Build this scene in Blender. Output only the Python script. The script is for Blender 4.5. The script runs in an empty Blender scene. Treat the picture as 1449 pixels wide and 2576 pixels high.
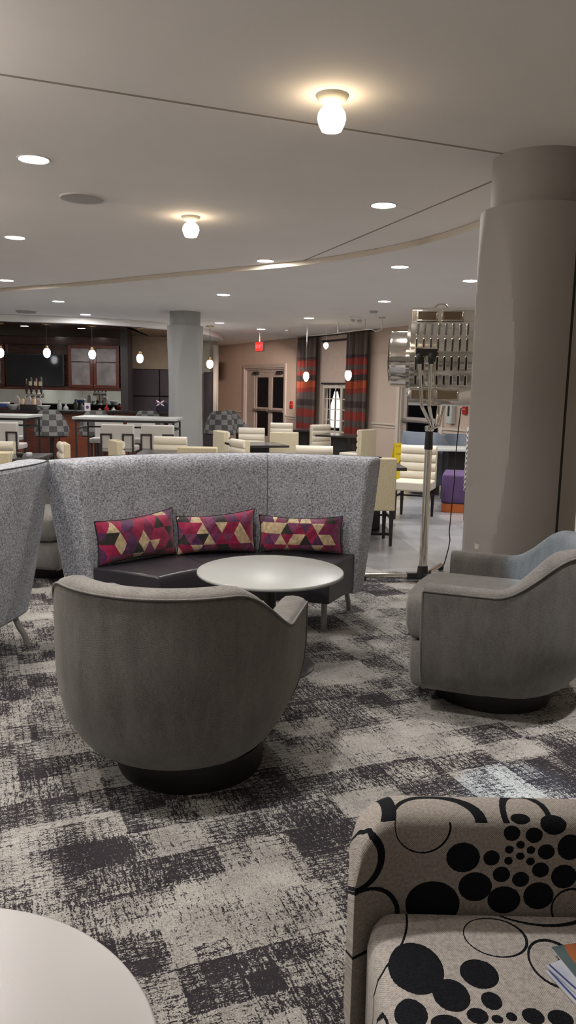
import bpy, math, random
from mathutils import Vector, Matrix
random.seed(7)
PI = math.pi
sc = bpy.context.scene
COL = sc.collection
R = math.radians

# ------------------------------------------------------------------ camera
FPX, PITCH, ROLL, CAMZ = 1960.0, R(8.9), 0.020, 1.54
def _ray(px, py):
    a = (px - 724.5) / FPX; b = -(py - 1288.0) / FPX
    c, s = math.cos(ROLL), math.sin(ROLL)
    r = a * c - b * s; u = a * s + b * c
    return Vector((r, math.cos(PITCH) + u * math.sin(PITCH), -math.sin(PITCH) + u * math.cos(PITCH)))
def at(px, py, D):          # point seen at a pixel, D metres ahead
    v = _ray(px, py); v = v * (D / v.y)
    return Vector((v.x, v.y, CAMZ + v.z))
def atz(px, py, z):         # point seen at a pixel on the level z
    v = _ray(px, py); v = v * ((z - CAMZ) / v.z)
    return Vector((v.x, v.y, z))
cam = bpy.data.cameras.new('camera'); camo = bpy.data.objects.new('camera', cam); COL.objects.link(camo)
fw = Vector((0, math.cos(PITCH), -math.sin(PITCH))); up = Vector((0, math.sin(PITCH), math.cos(PITCH))); rt = Vector((1, 0, 0))
cx = rt * math.cos(ROLL) + up * math.sin(ROLL); cy = up * math.cos(ROLL) - rt * math.sin(ROLL)
mw = Matrix.Identity(4)
for i in range(3):
    mw[i][0] = cx[i]; mw[i][1] = cy[i]; mw[i][2] = -fw[i]
mw[2][3] = CAMZ
camo.matrix_world = mw
cam.sensor_fit = 'VERTICAL'; cam.sensor_height = 36.0; cam.lens = FPX / 2576.0 * 36.0
cam.clip_start = 0.05; cam.clip_end = 200
sc.camera = camo
sc.view_settings.view_transform = 'Standard'
sc.view_settings.look = 'None'
sc.view_settings.gamma = 1.0
sc.view_settings.exposure = 0.0
try: sc.view_settings.use_curve_mapping = False
except Exception: pass
try: sc.cycles.use_denoising = True
except Exception: pass
sc.cycles.max_bounces = 6; sc.cycles.diffuse_bounces = 4; sc.cycles.glossy_bounces = 3; sc.cycles.transmission_bounces = 4
sc.cycles.use_adaptive_sampling = True; sc.cycles.adaptive_threshold = 0.08; sc.cycles.adaptive_min_samples = 20
sc.cycles.sample_clamp_indirect = 4.0
w = bpy.data.worlds.new('night'); sc.world = w; w.use_nodes = True
w.node_tree.nodes['Background'].inputs[0].default_value = (.0025, .0025, .003, 1)
w.node_tree.nodes['Background'].inputs[1].default_value = 1.0

# ------------------------------------------------------------------ nodes
class NT:
    def __init__(s, name):
        s.m = bpy.data.materials.new(name); s.m.use_nodes = True
        s.t = s.m.node_tree; s.p = s.t.nodes['Principled BSDF']
    def n(s, kind): return s.t.nodes.new(kind)
    def put(s, sock, v):
        if v is None: return
        if isinstance(v, bpy.types.NodeSocket): s.t.links.new(v, sock)
        elif isinstance(v, (tuple, list)) and len(v) == 3 and sock.type == 'RGBA': sock.default_value = (*v, 1)
        else: sock.default_value = v
    def math(s, op, a, b=None, c=None):
        k = s.n('ShaderNodeMath'); k.operation = op
        s.put(k.inputs[0], a); s.put(k.inputs[1], b); s.put(k.inputs[2], c); return k.outputs[0]
    def vmath(s, op, a, b=None):
        k = s.n('ShaderNodeVectorMath'); k.operation = op
        s.put(k.inputs[0], a); s.put(k.inputs[1], b)
        return k.outputs['Value'] if op in ('LENGTH', 'DISTANCE', 'DOT_PRODUCT') else k.outputs[0]
    def coord(s, which='Object'): return s.n('ShaderNodeTexCoord').outputs[which]
    def map(s, v, scale=(1, 1, 1), rot=(0, 0, 0), loc=(0, 0, 0), kind='POINT'):
        k = s.n('ShaderNodeMapping'); k.vector_type = kind
        s.put(k.inputs['Vector'], v); k.inputs['Scale'].default_value = scale
        k.inputs['Rotation'].default_value = rot; k.inputs['Location'].default_value = loc; return k.outputs[0]
    def noise(s, v, scale, detail=2.0, rough=.5):
        k = s.n('ShaderNodeTexNoise'); s.put(k.inputs['Vector'], v)
        k.inputs['Scale'].default_value = scale; k.inputs['Detail'].default_value = detail; k.inputs['Roughness'].default_value = rough
        return k.outputs[0]
    def white(s, v):
        k = s.n('ShaderNodeTexWhiteNoise'); k.noise_dimensions = '3D'; s.put(k.inputs['Vector'], v); return k.outputs['Value']
    def ramp(s, f, stops, const=False):
        k = s.n('ShaderNodeValToRGB'); s.put(k.inputs[0], f)
        if const: k.color_ramp.interpolation = 'CONSTANT'
        e = k.color_ramp.elements
        while len(e) < len(stops): e.new(0.5)
        for i, (p, c) in enumerate(stops):
            e[i].position = p; e[i].color = (*c, 1) if len(c) == 3 else c
        return k.outputs[0]
    def mix(s, f, a, b):
        k = s.n('ShaderNodeMix'); k.data_type = 'RGBA'
        s.put(k.inputs[0], f); s.put(k.inputs[6], a); s.put(k.inputs[7], b); return k.outputs[2]
    def sep(s, v):
        k = s.n('ShaderNodeSeparateXYZ'); s.put(k.inputs[0], v); return k.outputs
    def comb(s, x, y, z=0.0):
        k = s.n('ShaderNodeCombineXYZ'); s.put(k.inputs[0], x); s.put(k.inputs[1], y); s.put(k.inputs[2], z); return k.outputs[0]
    def bump(s, h, strength=.3, dist=.005):
        k = s.n('ShaderNodeBump'); s.put(k.inputs['Height'], h)
        k.inputs['Strength'].default_value = strength; k.inputs['Distance'].default_value = dist
        s.t.links.new(k.outputs[0], s.p.inputs['Normal'])
    def out(s, color=None, rough=None, metal=None, spec=None):
        s.put(s.p.inputs['Base Color'], color); s.put(s.p.inputs['Roughness'], rough); s.put(s.p.inputs['Metallic'], metal)
        if spec is not None: s.p.inputs['Specular IOR Level'].default_value = spec
        return s.m
def dim(c, k): return tuple(min(1.0, x * k) for x in c)
def plain(name, c, rough=.5, metal=0.0, var=.06, scale=9.0, bump=0.0, spec=None, coat=0.0):
    s = NT(name); f = s.noise(s.coord(), scale, 3)
    col = s.ramp(f, [(.3, dim(c, 1 - var)), (.7, dim(c, 1 + var))])
    if bump: s.bump(s.noise(s.coord(), scale * 12, 2), bump, .002)
    if coat: s.p.inputs['Coat Weight'].default_value = coat
    return s.out(col, rough, metal, spec)
def glow(name, c, strength, base=(.9, .9, .9)):
    s = NT(name); s.put(s.p.inputs['Emission Color'], s.ramp(s.noise(s.coord(), 3), [(0, dim(c, .97)), (1, c)])); s.p.inputs['Emission Strength'].default_value = strength
    return s.out(base, .4)
def wood(name, c1, c2, rough=.3, scale=(3, 3, 30), coat=.3):
    s = NT(name); v = s.map(s.coord(), scale=scale)
    f = s.noise(v, 1.2, 5, .6)
    s.p.inputs['Coat Weight'].default_value = coat
    return s.out(s.ramp(f, [(.3, c1), (.7, c2)]), rough)
def glass(name, c=(1, 1, 1), rough=.02, alpha=None):
    s = NT(name); s.p.inputs['Transmission Weight'].default_value = 1.0; s.p.inputs['IOR'].default_value = 1.1
    return s.out(s.ramp(s.noise(s.coord(), 2), [(0, dim(c, .97)), (1, c)]), rough)
def tweed(name, dark, light, fa=150., fb=38., lo=.36, hi=.66, blotch=.12, rough=.95, bump=.35):
    """heathered cloth: upright and level threads in two tones"""
    s = NT(name); v = s.coord()
    a = s.noise(s.map(v, scale=(fa, fa, fb)), 1.0, 2, .6)
    b = s.noise(s.map(v, scale=(fb, fb, fa), loc=(3.1, 1.7, 9.2)), 1.0, 2, .6)
    m = s.math('MULTIPLY', s.math('ADD', a, b), .5)
    big = s.math('MULTIPLY', s.math('SUBTRACT', s.noise(v, 6, 2), .5), blotch)
    m2 = s.math('ADD', m, big)
    s.bump(m, bump, .003)
    s.p.inputs['Sheen Weight'].default_value = .15
    return s.out(s.ramp(m2, [(lo, dark), (hi, light)]), rough, 0, .2)
def chenille(name, c, freq=260., var=.22):
    """brushed upholstery with a fine herringbone rib and rubbed blotches"""
    s = NT(name); v = s.coord(); x, y, z = s.sep(v)
    ang = s.math('ARCTAN2', y, x)
    zz = s.math('PINGPONG', s.math('MULTIPLY', ang, 75.0), 1.0)
    rib = s.math('MULTIPLY', s.math('SINE', s.math('ADD', s.math('MULTIPLY', z, freq * 4.2), s.math('MULTIPLY', zz, 3.0))), s.math('SINE', s.math('MULTIPLY', ang, 320.0)))
    fine = s.noise(s.map(v, scale=(freq, freq, freq * .6)), 1.0, 1)
    rubs = s.noise(s.map(v, scale=(15, 15, 4.0)), 1.0, 5, .68)
    m = s.math('ADD', s.math('ADD', s.math('MULTIPLY', rib, .13), s.math('MULTIPLY', fine, .40)), s.math('MULTIPLY', rubs, .55))
    s.bump(s.math('ADD', s.math('MULTIPLY', rib, .35), fine), .22, .002)
    s.p.inputs['Sheen Weight'].default_value = .25
    return s.out(s.ramp(m, [(.25, dim(c, 1 - 2 * var)), (.45, c), (.7, dim(c, 1 + 2 * var))]), .92, 0, .2)

# ------------------------------------------------------------------ meshes
class MB:
    def __init__(s): s.v = []; s.f = []; s.mi = []; s.uv = None
    def add(s, vs, fs, mi=0):
        o = len(s.v); s.v += [tuple(p) for p in vs]
        for f in fs: s.f.append([i + o for i in f]); s.mi.append(mi)
        return s
    def box(s, lo, hi, mi=0, rot=None, about=None):
        x0, y0, z0 = lo; x1, y1, z1 = hi
        vs = [(x0, y0, z0), (x1, y0, z0), (x1, y1, z0), (x0, y1, z0), (x0, y0, z1), (x1, y0, z1), (x1, y1, z1), (x0, y1, z1)]
        if rot is not None:
            c = Vector(about) if about is not None else Vector(((x0 + x1) / 2, (y0 + y1) / 2, (z0 + z1) / 2))
            vs = [tuple(c + rot @ (Vector(p) - c)) for p in vs]
        return s.add(vs, [(0, 3, 2, 1), (4, 5, 6, 7), (0, 1, 5, 4), (1, 2, 6, 5), (2, 3, 7, 6), (3, 0, 4, 7)], mi)
    def lathe(s, prof, n=32, mi=0, c=(0, 0, 0), axis='z'):
        """prof: (radius, height) from bottom to top; closed with caps"""
        vs = []; fs = []
        def P(r, a, h):
            if axis == 'z': return (c[0] + r * math.cos(a), c[1] + r * math.sin(a), c[2] + h)
            if axis == 'x': return (c[0] + h, c[1] + r * math.cos(a), c[2] + r * math.sin(a))
            return (c[0] + r * math.sin(a), c[1] + h, c[2] + r * math.cos(a))
        for r, h in prof:
            for k in range(n): vs.append(P(r, 2 * PI * k / n, h))
        for i in range(len(prof) - 1):
            for k in range(n):
                k2 = (k + 1) % n
                fs.append((i * n + k, i * n + k2, (i + 1) * n + k2, (i + 1) * n + k))
        fs.append(tuple(range(n))[::-1]); fs.append(tuple(range((len(prof) - 1) * n, len(prof) * n)))
        return s.add(vs, fs, mi)
    def ring(s, prof, n=48, mi=0, c=(0, 0, 0)):
        return s.grid([[(c[0] + r * math.cos(2 * PI * k / n), c[1] + r * math.sin(2 * PI * k / n), c[2] + h) for k in range(n)] for r, h in prof], closed_u=True, mi=mi)
    def tube(s, pts, r, n=10, mi=0):
        pts = [Vector(p) for p in pts]; vs = []; fs = []; m = len(pts)
        rr = r if isinstance(r, (list, tuple)) else [r] * m
        nrm = None
        for i, p in enumerate(pts):
            d = (pts[min(i + 1, m - 1)] - pts[max(i - 1, 0)]).normalized()
            if nrm is None:
                nrm = d.orthogonal().normalized()
            else:
                nrm = (nrm - d * nrm.dot(d)).normalized()
            b = d.cross(nrm)
            for k in range(n):
                a = 2 * PI * k / n
                vs.append(p + (nrm * math.cos(a) + b * math.sin(a)) * rr[i])
        for i in range(m - 1):
            for k in range(n):
                k2 = (k + 1) % n
                fs.append((i * n + k, i * n + k2, (i + 1) * n + k2, (i + 1) * n + k))
        fs.append(tuple(range(n))[::-1]); fs.append(tuple(range((m - 1) * n, m * n)))
        return s.add(vs, fs, mi)
    def prism(s, poly, z0, z1, mi=0):
        n = len(poly)
        vs = [(x, y, z0) for x, y in poly] + [(x, y, z1) for x, y in poly]
        fs = [tuple(range(n))[::-1], tuple(range(n, 2 * n))] + [(k, (k + 1) % n, n + (k + 1) % n, n + k) for k in range(n)]
        return s.add(vs, fs, mi)
    def prof_x(s, poly, x0, x1, mi=0):      # a (y,z) outline drawn out along x
        n = len(poly)
        vs = [(x0, y, z) for y, z in poly] + [(x1, y, z) for y, z in poly]
        return s.add(vs, [tuple(range(n)), tuple(range(n, 2 * n))[::-1]] + [(k, n + k, n + (k + 1) % n, (k + 1) % n) for k in range(n)], mi)
    def prof_y(s, poly, y0, y1, mi=0):      # an (x,z) outline drawn out along y
        n = len(poly)
        vs = [(x, y0, z) for x, z in poly] + [(x, y1, z) for x, z in poly]
        return s.add(vs, [tuple(range(n))[::-1], tuple(range(n, 2 * n))] + [(k, (k + 1) % n, n + (k + 1) % n, n + k) for k in range(n)], mi)
    def grid(s, rows, closed_u=False, closed_v=False, mi=0, caps=False):
        """rows of points, quads between; closed_v joins the last row to the first"""
        m = len(rows); n = len(rows[0]); vs = [p for r in rows for p in r]; fs = []
        for i in range(m if closed_v else m - 1):
            for k in range(n if closed_u else n - 1):
                k2 = (k + 1) % n; i2 = (i + 1) % m
                fs.append((i * n + k, i * n + k2, i2 * n + k2, i2 * n + k))
        if caps: fs.append(tuple(range(n))[::-1]); fs.append(tuple(range((m - 1) * n, m * n)))
        return s.add(vs, fs, mi)
    def build(s, name, mats, parent=None, smooth=False, bevel=0, seg=2, sub=0, angle=35):
        me = bpy.data.meshes.new(name); me.from_pydata(s.v, [], s.f)
        mats = mats if isinstance(mats, (list, tuple)) else [mats]
        for m in mats: me.materials.append(m)
        for p, i in zip(me.polygons, s.mi): p.material_index = i
        me.validate(); 
        import bmesh
        bm = bmesh.new(); bm.from_mesh(me); bmesh.ops.recalc_face_normals(bm, faces=bm.faces); bm.to_mesh(me); bm.free()
        if smooth:
            for p in me.polygons: p.use_smooth = True
            try: me.set_sharp_from_angle(angle=R(angle))
            except Exception: pass
        me.update()
        o = bpy.data.objects.new(name, me); COL.objects.link(o)
        if parent is not None: o.parent = parent
        if bevel:
            b = o.modifiers.new('bevel', 'BEVEL'); b.width = bevel; b.segments = seg; b.limit_method = 'ANGLE'; b.angle_limit = R(40)
            b.harden_normals = False
            for p in me.polygons: p.use_smooth = True
            try: me.set_sharp_from_angle(angle=R(60))
            except Exception: pass
        if sub:
            q = o.modifiers.new('smooth', 'SUBSURF'); q.levels = sub; q.render_levels = sub
            for p in me.polygons: p.use_smooth = True
        return o
def tag(o, label, cat, group=None):
    o['label'] = label; o['category'] = cat
    if group: o['group'] = group
    return o
def thing(name, label, cat, loc=(0, 0, 0), rz=0.0, group=None):
    o = bpy.data.objects.new(name, None); COL.objects.link(o); o.empty_display_size = .1
    o.location = loc; o.rotation_euler = (0, 0, rz)
    return tag(o, label, cat, group)
def struct(o): o['kind'] = 'structure'; return o
def dup(src, label, loc, rz=0.0, group=None, scale=None):
    def cp(o, par):
        c = o.copy(); COL.objects.link(c)
        if par is not None: c.parent = par
        for ch in list(kids.get(o.name, [])): cp(ch, c)
        return c
    kids = {}
    def walk(o):
        kids[o.name] = list(o.children)
        for ch in o.children: walk(ch)
    walk(src)
    c = cp(src, None); c.location = loc; c.rotation_euler = (0, 0, rz); c['label'] = label
    if group: c['group'] = group
    if scale: c.scale = scale
    return c
def text_mesh(name, body, size, mat, parent, loc, rot, depth=.0005, align='CENTER', shear=0.0):
    cu = bpy.data.curves.new(name, 'FONT'); cu.body = body; cu.size = size; cu.extrude = depth; cu.align_x = align; cu.align_y = 'CENTER'; cu.shear = shear
    t = bpy.data.objects.new(name + '_outline', cu); COL.objects.link(t)
    me = bpy.data.meshes.new_from_object(t.evaluated_get(bpy.context.evaluated_depsgraph_get()))
    bpy.data.objects.remove(t)
    me.materials.clear(); me.materials.append(mat)
    o = bpy.data.objects.new(name, me); COL.objects.link(o); o.parent = parent; o.location = loc; o.rotation_euler = rot
    return o
def lerp(a, b, t): return a + (b - a) * t
def smooth01(t):
    t = max(0., min(1., t)); return t * t * (3 - 2 * t)
# ------------------------------------------------------------------ materials
m_ceil = plain('painted_ceiling', (.90, .86, .835), .85, var=.015, scale=2)
m_ceil2 = plain('painted_low_ceiling', (.88, .86, .84), .85, var=.015, scale=2)
m_joint = plain('ceiling_joint', (.33, .29, .25), .9)
m_fascia = plain('cream_fascia', (.62, .55, .46), .8, var=.02)
m_wall = plain('tan_wall', (.54, .43, .355), .8, var=.02, scale=3)
m_wall_low = plain('lower_wall', (.50, .44, .38), .8, var=.02, scale=3)
m_wall_pale = plain('pale_wall', (.74, .74, .70), .8, var=.02, scale=3)
m_wall_light = plain('cream_wall', (.62, .56, .46), .8, var=.02, scale=3)
m_trim = plain('cream_trim', (.60, .53, .46), .55, var=.02)
m_col = plain('column_paint', (.325, .30, .285), .7, var=.02, scale=2)
m_colw = plain('column_paint_pale', (.33, .33, .325), .6, var=.02, scale=2)
m_black = plain('black_gap', (.008, .008, .008), .7)
m_blackmetal = plain('black_metal', (.018, .017, .018), .4)
m_blackpaint = plain('black_base', (.014, .013, .013), .5, var=.2, bump=.1)
m_chrome = plain('chrome', (.80, .76, .70), .10, 1.0, var=.03)
m_steel = plain('brushed_steel', (.52, .50, .48), .38, 1.0, var=.05)
m_grayleg = plain('grey_leg', (.33, .32, .31), .4, .3)
m_white_top = plain('white_laminate', (.54, .525, .53), .32, var=.015, scale=3)
m_white_low = plain('pale_laminate', (.48, .495, .485), .35, var=.015, scale=3)
m_edge = plain('grey_edge', (.45, .45, .44), .5)
m_vinyl = plain('charcoal_vinyl', (.045, .041, .052), .33, var=.12, scale=5, bump=.08)
m_cream = plain('cream_vinyl', (.74, .68, .57), .42, var=.03, scale=6)
m_greyvinyl = plain('pale_grey_vinyl', (.52, .50, .47), .5, var=.03, scale=6)
m_linen = tweed('beige_linen', (.46, .39, .25), (.72, .64, .46), 260, 60, .3, .7, .1)
m_mahog = wood('mahogany', (.055, .012, .008), (.13, .032, .018), .28)
m_mahogdark = wood('dark_mahogany', (.022, .008, .006), (.05, .014, .010), .18)
m_orange = wood('lit_mahogany', (.16, .035, .012), (.24, .06, .022), .35)  # mahogany with the warm light on some bar panels put into its colour
m_postdark = plain('dark_post', (.03, .024, .026), .5)
m_brownceil = wood('brown_ceiling_wood', (.16, .09, .045), (.24, .14, .075), .3)
m_plum = plain('plum_padding', (.060, .042, .050), .6, var=.08)
m_tan = plain('tan_panel', (.36, .27, .19), .7)
m_granite = plain('black_counter', (.02, .016, .018), .12, var=.4, scale=40)
m_mirror = plain('mirror', (.75, .80, .78), .03, 1.0, var=.02)
m_screen = plain('screen', (.010, .011, .014), .08, var=.1)
m_frost = plain('frosted_glass', (.22, .20, .20), .25, var=.35, scale=4)
m_red = plain('red_plastic', (.35, .015, .012), .4)
m_yellow = plain('yellow_plastic', (.75, .55, .01), .4)
m_blackink = plain('black_ink', (.01, .01, .01), .6)
m_night = glass('night_glass')
m_disc = glow('downlight_glow', (1, .955, .90), 330.0)
m_disc_far = glow('far_downlight_glow', (1, .975, .955), 450.0)
m_disc_small = glow('small_downlight_glow', (1, .92, .82), 90.0)
m_globe = glow('globe_glow', (1, .78, .50), 13.0)
m_amber = glow('amber_glow', (1, .80, .50), 9.0)
m_bulb = glow('bulb_glow', (.93, .92, 1.0), 8.0)
m_bulb2 = glow('bright_bulb_glow', (1, .90, .78), 40.0)
m_exit = glow('exit_red', (1, .02, .02), 1.1, (.5, .02, .02))
m_exit2 = glow('exit_letters', (1, .12, .10), 1.6, (.6, .05, .05))
m_dlring = plain('white_trim_ring', (.62, .60, .58), .5)
m_speaker = plain('grille', (.42, .40, .38), .45, .3)
m_brass = plain('brass', (.35, .24, .10), .35, .9)
m_paper = plain('paper', (.78, .78, .80), .6)
m_wire = plain('black_cord', (.012, .012, .012), .55)
m_bluegrey = plain('blue_grey_leather', (.16, .185, .235), .42, var=.06)
m_purple = plain('purple_cloth', (.10, .055, .15), .85, var=.08, bump=.2)
m_orangebase = plain('orange_base', (.50, .13, .03), .5)

def carpet_mat():
    s = NT('loop_carpet'); v = s.coord()
    p = s.map(v, rot=(0, 0, R(-22)))
    wob = s.noise(p, 26, 3); wob2 = s.noise(s.map(p, loc=(7, 3, 1)), 30, 3)
    x, y, z = s.sep(p)
    xw = s.math('ADD', x, s.math('MULTIPLY', s.math('SUBTRACT', wob, .5), .02))
    yw = s.math('ADD', y, s.math('MULTIPLY', s.math('SUBTRACT', wob2, .5), .02))
    def cells(sx, sy, off):
        return s.white(s.comb(s.math('FLOOR', s.math('ADD', s.math('DIVIDE', xw, sx), off)), s.math('FLOOR', s.math('ADD', s.math('DIVIDE', yw, sy), off * .7)), off))
    patch = s.math('ADD', s.math('MULTIPLY', cells(.26, .17, .3), .25), s.math('MULTIPLY', cells(.10, .15, 1.9), .17))
    cloud = s.noise(p, 2.3, 3, .6)
    pv = s.comb(xw, yw, 0.0)
    threadx = s.noise(s.map(pv, scale=(26, 150, 1)), 1.0, 2, .6)
    thready = s.noise(s.map(pv, scale=(150, 26, 1), loc=(5, 2, 0)), 1.0, 2, .6)
    sel = s.math('GREATER_THAN', cells(.33, .28, 4.2), .5)
    th = s.math('ADD', s.math('MULTIPLY', threadx, sel), s.math('MULTIPLY', thready, s.math('SUBTRACT', 1.0, sel)))
    th = s.math('ADD', s.math('MULTIPLY', th, .6), s.math('MULTIPLY', s.math('MAXIMUM', threadx, thready), .38))
    # rows of little tufts divided by dark gaps
    px_ = .030
    gx = s.math('ABSOLUTE', s.math('SINE', s.math('MULTIPLY', xw, PI / px_)))
    gy = s.math('ABSOLUTE', s.math('SINE', s.math('MULTIPLY', yw, PI / px_)))
    tuft = s.math('MINIMUM', gx, gy)
    gap = s.math('MULTIPLY', s.math('MULTIPLY', s.math('SUBTRACT', 1.0, s.math('MINIMUM', s.math('MULTIPLY', tuft, 1.7), 1.0)), s.noise(p, 40, 2)), .22)
    fuzz = s.math('MULTIPLY', s.math('SUBTRACT', s.noise(p, 210, 2, .75), .5), .85)
    val = s.math('ADD', s.math('ADD', patch, s.math('MULTIPLY', cloud, .66)), s.math('ADD', s.math('MULTIPLY', th, .92), s.math('ADD', gap, fuzz)))
    dark = s.ramp(val, [(.0, (0, 0, 0)), (.995, (0, 0, 0)), (1.0, (1, 1, 1))])
    k = s.n('ShaderNodeMapRange'); s.put(k.inputs[0], val); k.inputs[1].default_value = 1.02; k.inputs[2].default_value = 1.10
    lightv = s.math('ADD', s.math('MULTIPLY', s.noise(p, 260, 2), .62), s.math('MULTIPLY', s.noise(p, 6, 3), .38))
    lt = s.ramp(lightv, [(.36, (.22, .207, .195)), (.5, (.385, .372, .352)), (.66, (.565, .55, .52))])
    dk = s.ramp(lightv, [(.35, (.018, .015, .020)), (.65, (.05, .043, .050))])
    s.bump(s.noise(p, 330, 2), .6, .006)
    return s.out(s.mix(k.outputs[0], lt, dk), .95, 0, .15)
m_carpet = carpet_mat()
def tile_mat():
    s = NT('grey_tile'); v = s.coord()
    p = s.map(v, rot=(0, 0, R(38)))
    x, y, z = s.sep(p)
    c1 = s.white(s.comb(s.math('FLOOR', s.math('DIVIDE', s.math('ADD', x, y), .62)), s.math('FLOOR', s.math('DIVIDE', s.math('SUBTRACT', x, s.math('MULTIPLY', y, .8)), .9)), 0.0))
    f = s.math('ADD', s.math('MULTIPLY', c1, .5), s.math('MULTIPLY', s.noise(v, 3, 4), .5))
    return s.out(s.ramp(f, [(.25, (.23, .228, .24)), (.75, (.40, .398, .41))]), .24)
m_tile = tile_mat()

# ------------------------------------------------------------------ the setting
struct(MB().box((-10.5, -4, -.10), (6.5, 26, 0)).build('floor', m_tile))
cp_ = [(-10.4, -3.9), (2.55, -3.9), (2.55, 5.474), (.988, 6.553), (.715, 6.741), (-10.4, 14.4)]
struct(MB().prism(cp_, 0.0, .006).build('floor_carpet', m_carpet))
ZC1, ZC2 = 2.90, 2.85
struct(MB().box((-10.5, -4, ZC1), (6.5, 26, ZC1 + .1)).build('ceiling', m_ceil))
arc0 = [(-10.5, 14.9), (-7.2, 13.35), (-4.194, 11.523), (-2.9, 10.75), (-1.628, 9.813), (-.65, 9.13), (.117, 8.571), (.60, 8.05), (.971, 7.565), (1.24, 7.08), (1.443, 6.561), (1.62, 5.9), (1.74, 5.2), (1.95, 4.2), (2.62, 2.0)]
arc = []
for i in range(len(arc0) - 1):       # a smooth run through the points
    a = arc0[max(i - 1, 0)]; b = arc0[i]; c = arc0[i + 1]; d = arc0[min(i + 2, len(arc0) - 1)]
    for q in range(5):
        t = q / 5.0
        arc.append(tuple(.5 * (2 * b[k] + (c[k] - a[k]) * t + (2 * a[k] - 5 * b[k] + 4 * c[k] - d[k]) * t * t + (3 * b[k] - a[k] - 3 * c[k] + d[k]) * t ** 3) for k in (0, 1)))
arc.append(arc0[-1])
low = MB().prism(arc + [(6.4, 2.0), (6.4, 25.9), (-10.5, 25.9)], ZC2, ZC1 - .002)
struct(low.build('ceiling_far', m_ceil2))
fas = MB(); rows = [[(x, y, ZC2 - .001) for x, y in arc], [(x - .004, y - .008, ZC2 - .001) for x, y in arc], [(x - .004, y - .008, ZC1 - .002) for x, y in arc]]
struct(fas.grid(rows).build('trim_1', m_fascia))
def strip(name, a, b, z, wd=.009, th=.002, m=None):
    a = Vector((*a, 0)); b = Vector((*b, 0)); d = (b - a).normalized(); n = Vector((-d.y, d.x, 0)) * wd
    return struct(MB().prism([tuple((a + n).xy), tuple((a - n).xy), tuple((b - n).xy), tuple((b + n).xy)], z - th, z).build(name, m or m_joint))
strip('trim_2', (-9.0, .62), (1.2, 4.73), ZC1)
strip('trim_3', (.117, 8.571), (1.36, 5.08), ZC1)
strip('trim_4', (1.70, 4.93), (2.58, 5.28), ZC1)

# ---- far slanted wall: s runs along it to the right, local y points into it
WO = Vector((.068, 20.241, 0)); WD = Vector((.457, -.889, 0)).normalized(); WN = Vector((-WD.y, WD.x, 0))
WRZ = math.atan2(WD.y, WD.x)
def wallpt(px, py, off=0.0):
    v = _ray(px, py); o = WO - WN * off
    t = (o.dot(WN)) / v.dot(WN); p = v * t + Vector((0, 0, CAMZ))
    return (p - WO).dot(WD), p.z
def wallw(s_, off=0.0, z=0.0): return WO + WD * s_ - WN * off + Vector((0, 0, z))
sx = lambda px, py=980: wallpt(px, py)[0]
S_L, S_R = sx(543), sx(1175) + 3.2
d1 = (sx(616), sx(716), -1, wallpt(690, 925)[1])
wn = (sx(806), sx(884), .55, 2.72)
d2 = (sx(1008), sx(1112), -1, 2.25)
ops = [d1, wn, d2]
wall = MB(); cur = S_L; T = .22
for (a, b, z0, z1) in ops:
    wall.box((cur, 0, 0), (a, T, ZC2)); wall.box((a, 0, z1), (b, T, ZC2))
    if z0 > 0: wall.box((a, 0, 0), (b, T, z0))
    cur = b
wall.box((cur, 0, 0), (S_R, T, ZC2))
wf = struct(wall.build('wall_far', m_wall)); wf.location = WO; wf.rotation_euler.z = WRZ
rail = MB()
for a, b in ((S_L, d1[0] - .12), (d1[1] + .12, sx(756)), (sx(940), d2[0] - .1), (d2[1] + .1, S_R)):
    rail.box((a, -.03, .86), (b, 0, .895)); rail.box((a, -.018, .80), (b, 0, .825))
rl = struct(rail.build('trim_5', m_trim)); rl.location = WO; rl.rotation_euler.z = WRZ
bb = MB()
for a, b in ((S_L, d1[0] - .12), (d1[1] + .12, d2[0] - .1), (d2[1] + .1, S_R)): bb.box((a, -.02, 0), (b, 0, .14))
o = struct(bb.build('baseboard_far', m_trim)); o.location = WO; o.rotation_euler.z = WRZ
pe = wallw(S_R); pl_ = wallw(S_L)
# ---- other walls
def seg_wall(name, a, b, m, z1=ZC1, th=.15):
    a = Vector((*a, 0)); b = Vector((*b, 0)); d = (b - a).normalized(); n = Vector((-d.y, d.x, 0)) * th
    return struct(MB().prism([tuple(a.xy), tuple(b.xy), tuple((b + n).xy), tuple((a + n).xy)], 0, z1).build(name, m))
seg_wall('wall_right', (2.60, -4), (2.60, 7.15), m_wall_light, th=-.15)
seg_wall('wall_return', (2.60, 7.15), (6.4, 7.15), m_wall_light, ZC2, th=-.15)
seg_wall('wall_side', (6.4, 7.15), (6.4, pe.y), m_wall, ZC2, th=-.15)
seg_wall('wall_corner', (pe.x, pe.y), (6.4, pe.y), m_wall, ZC2)
seg_wall('wall_left', (-10.4, -4), (-10.4, 20.2), m_wall_pale)
seg_wall('wall_behind', (-10.4, -3.95), (2.6, -3.95), m_wall_pale, th=-.15)
seg_wall('wall_bar', (-10.4, 20.2), (-1.86, 20.2), m_wall_light, ZC2)
seg_wall('wall_link', (-1.86, 20.2), (pl_.x, pl_.y), m_wall, ZC2, th=.1)
o = MB(); o.box((2.565, -3.8, .89), (2.60, 7.15, .93)); o.box((2.58, -3.8, .80), (2.60, 7.15, .835)); struct(o.build('trim_6', m_trim))
struct(MB().box((2.575, -3.8, 0), (2.60, 7.15, .15)).build('baseboard_right', m_trim))

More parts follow.
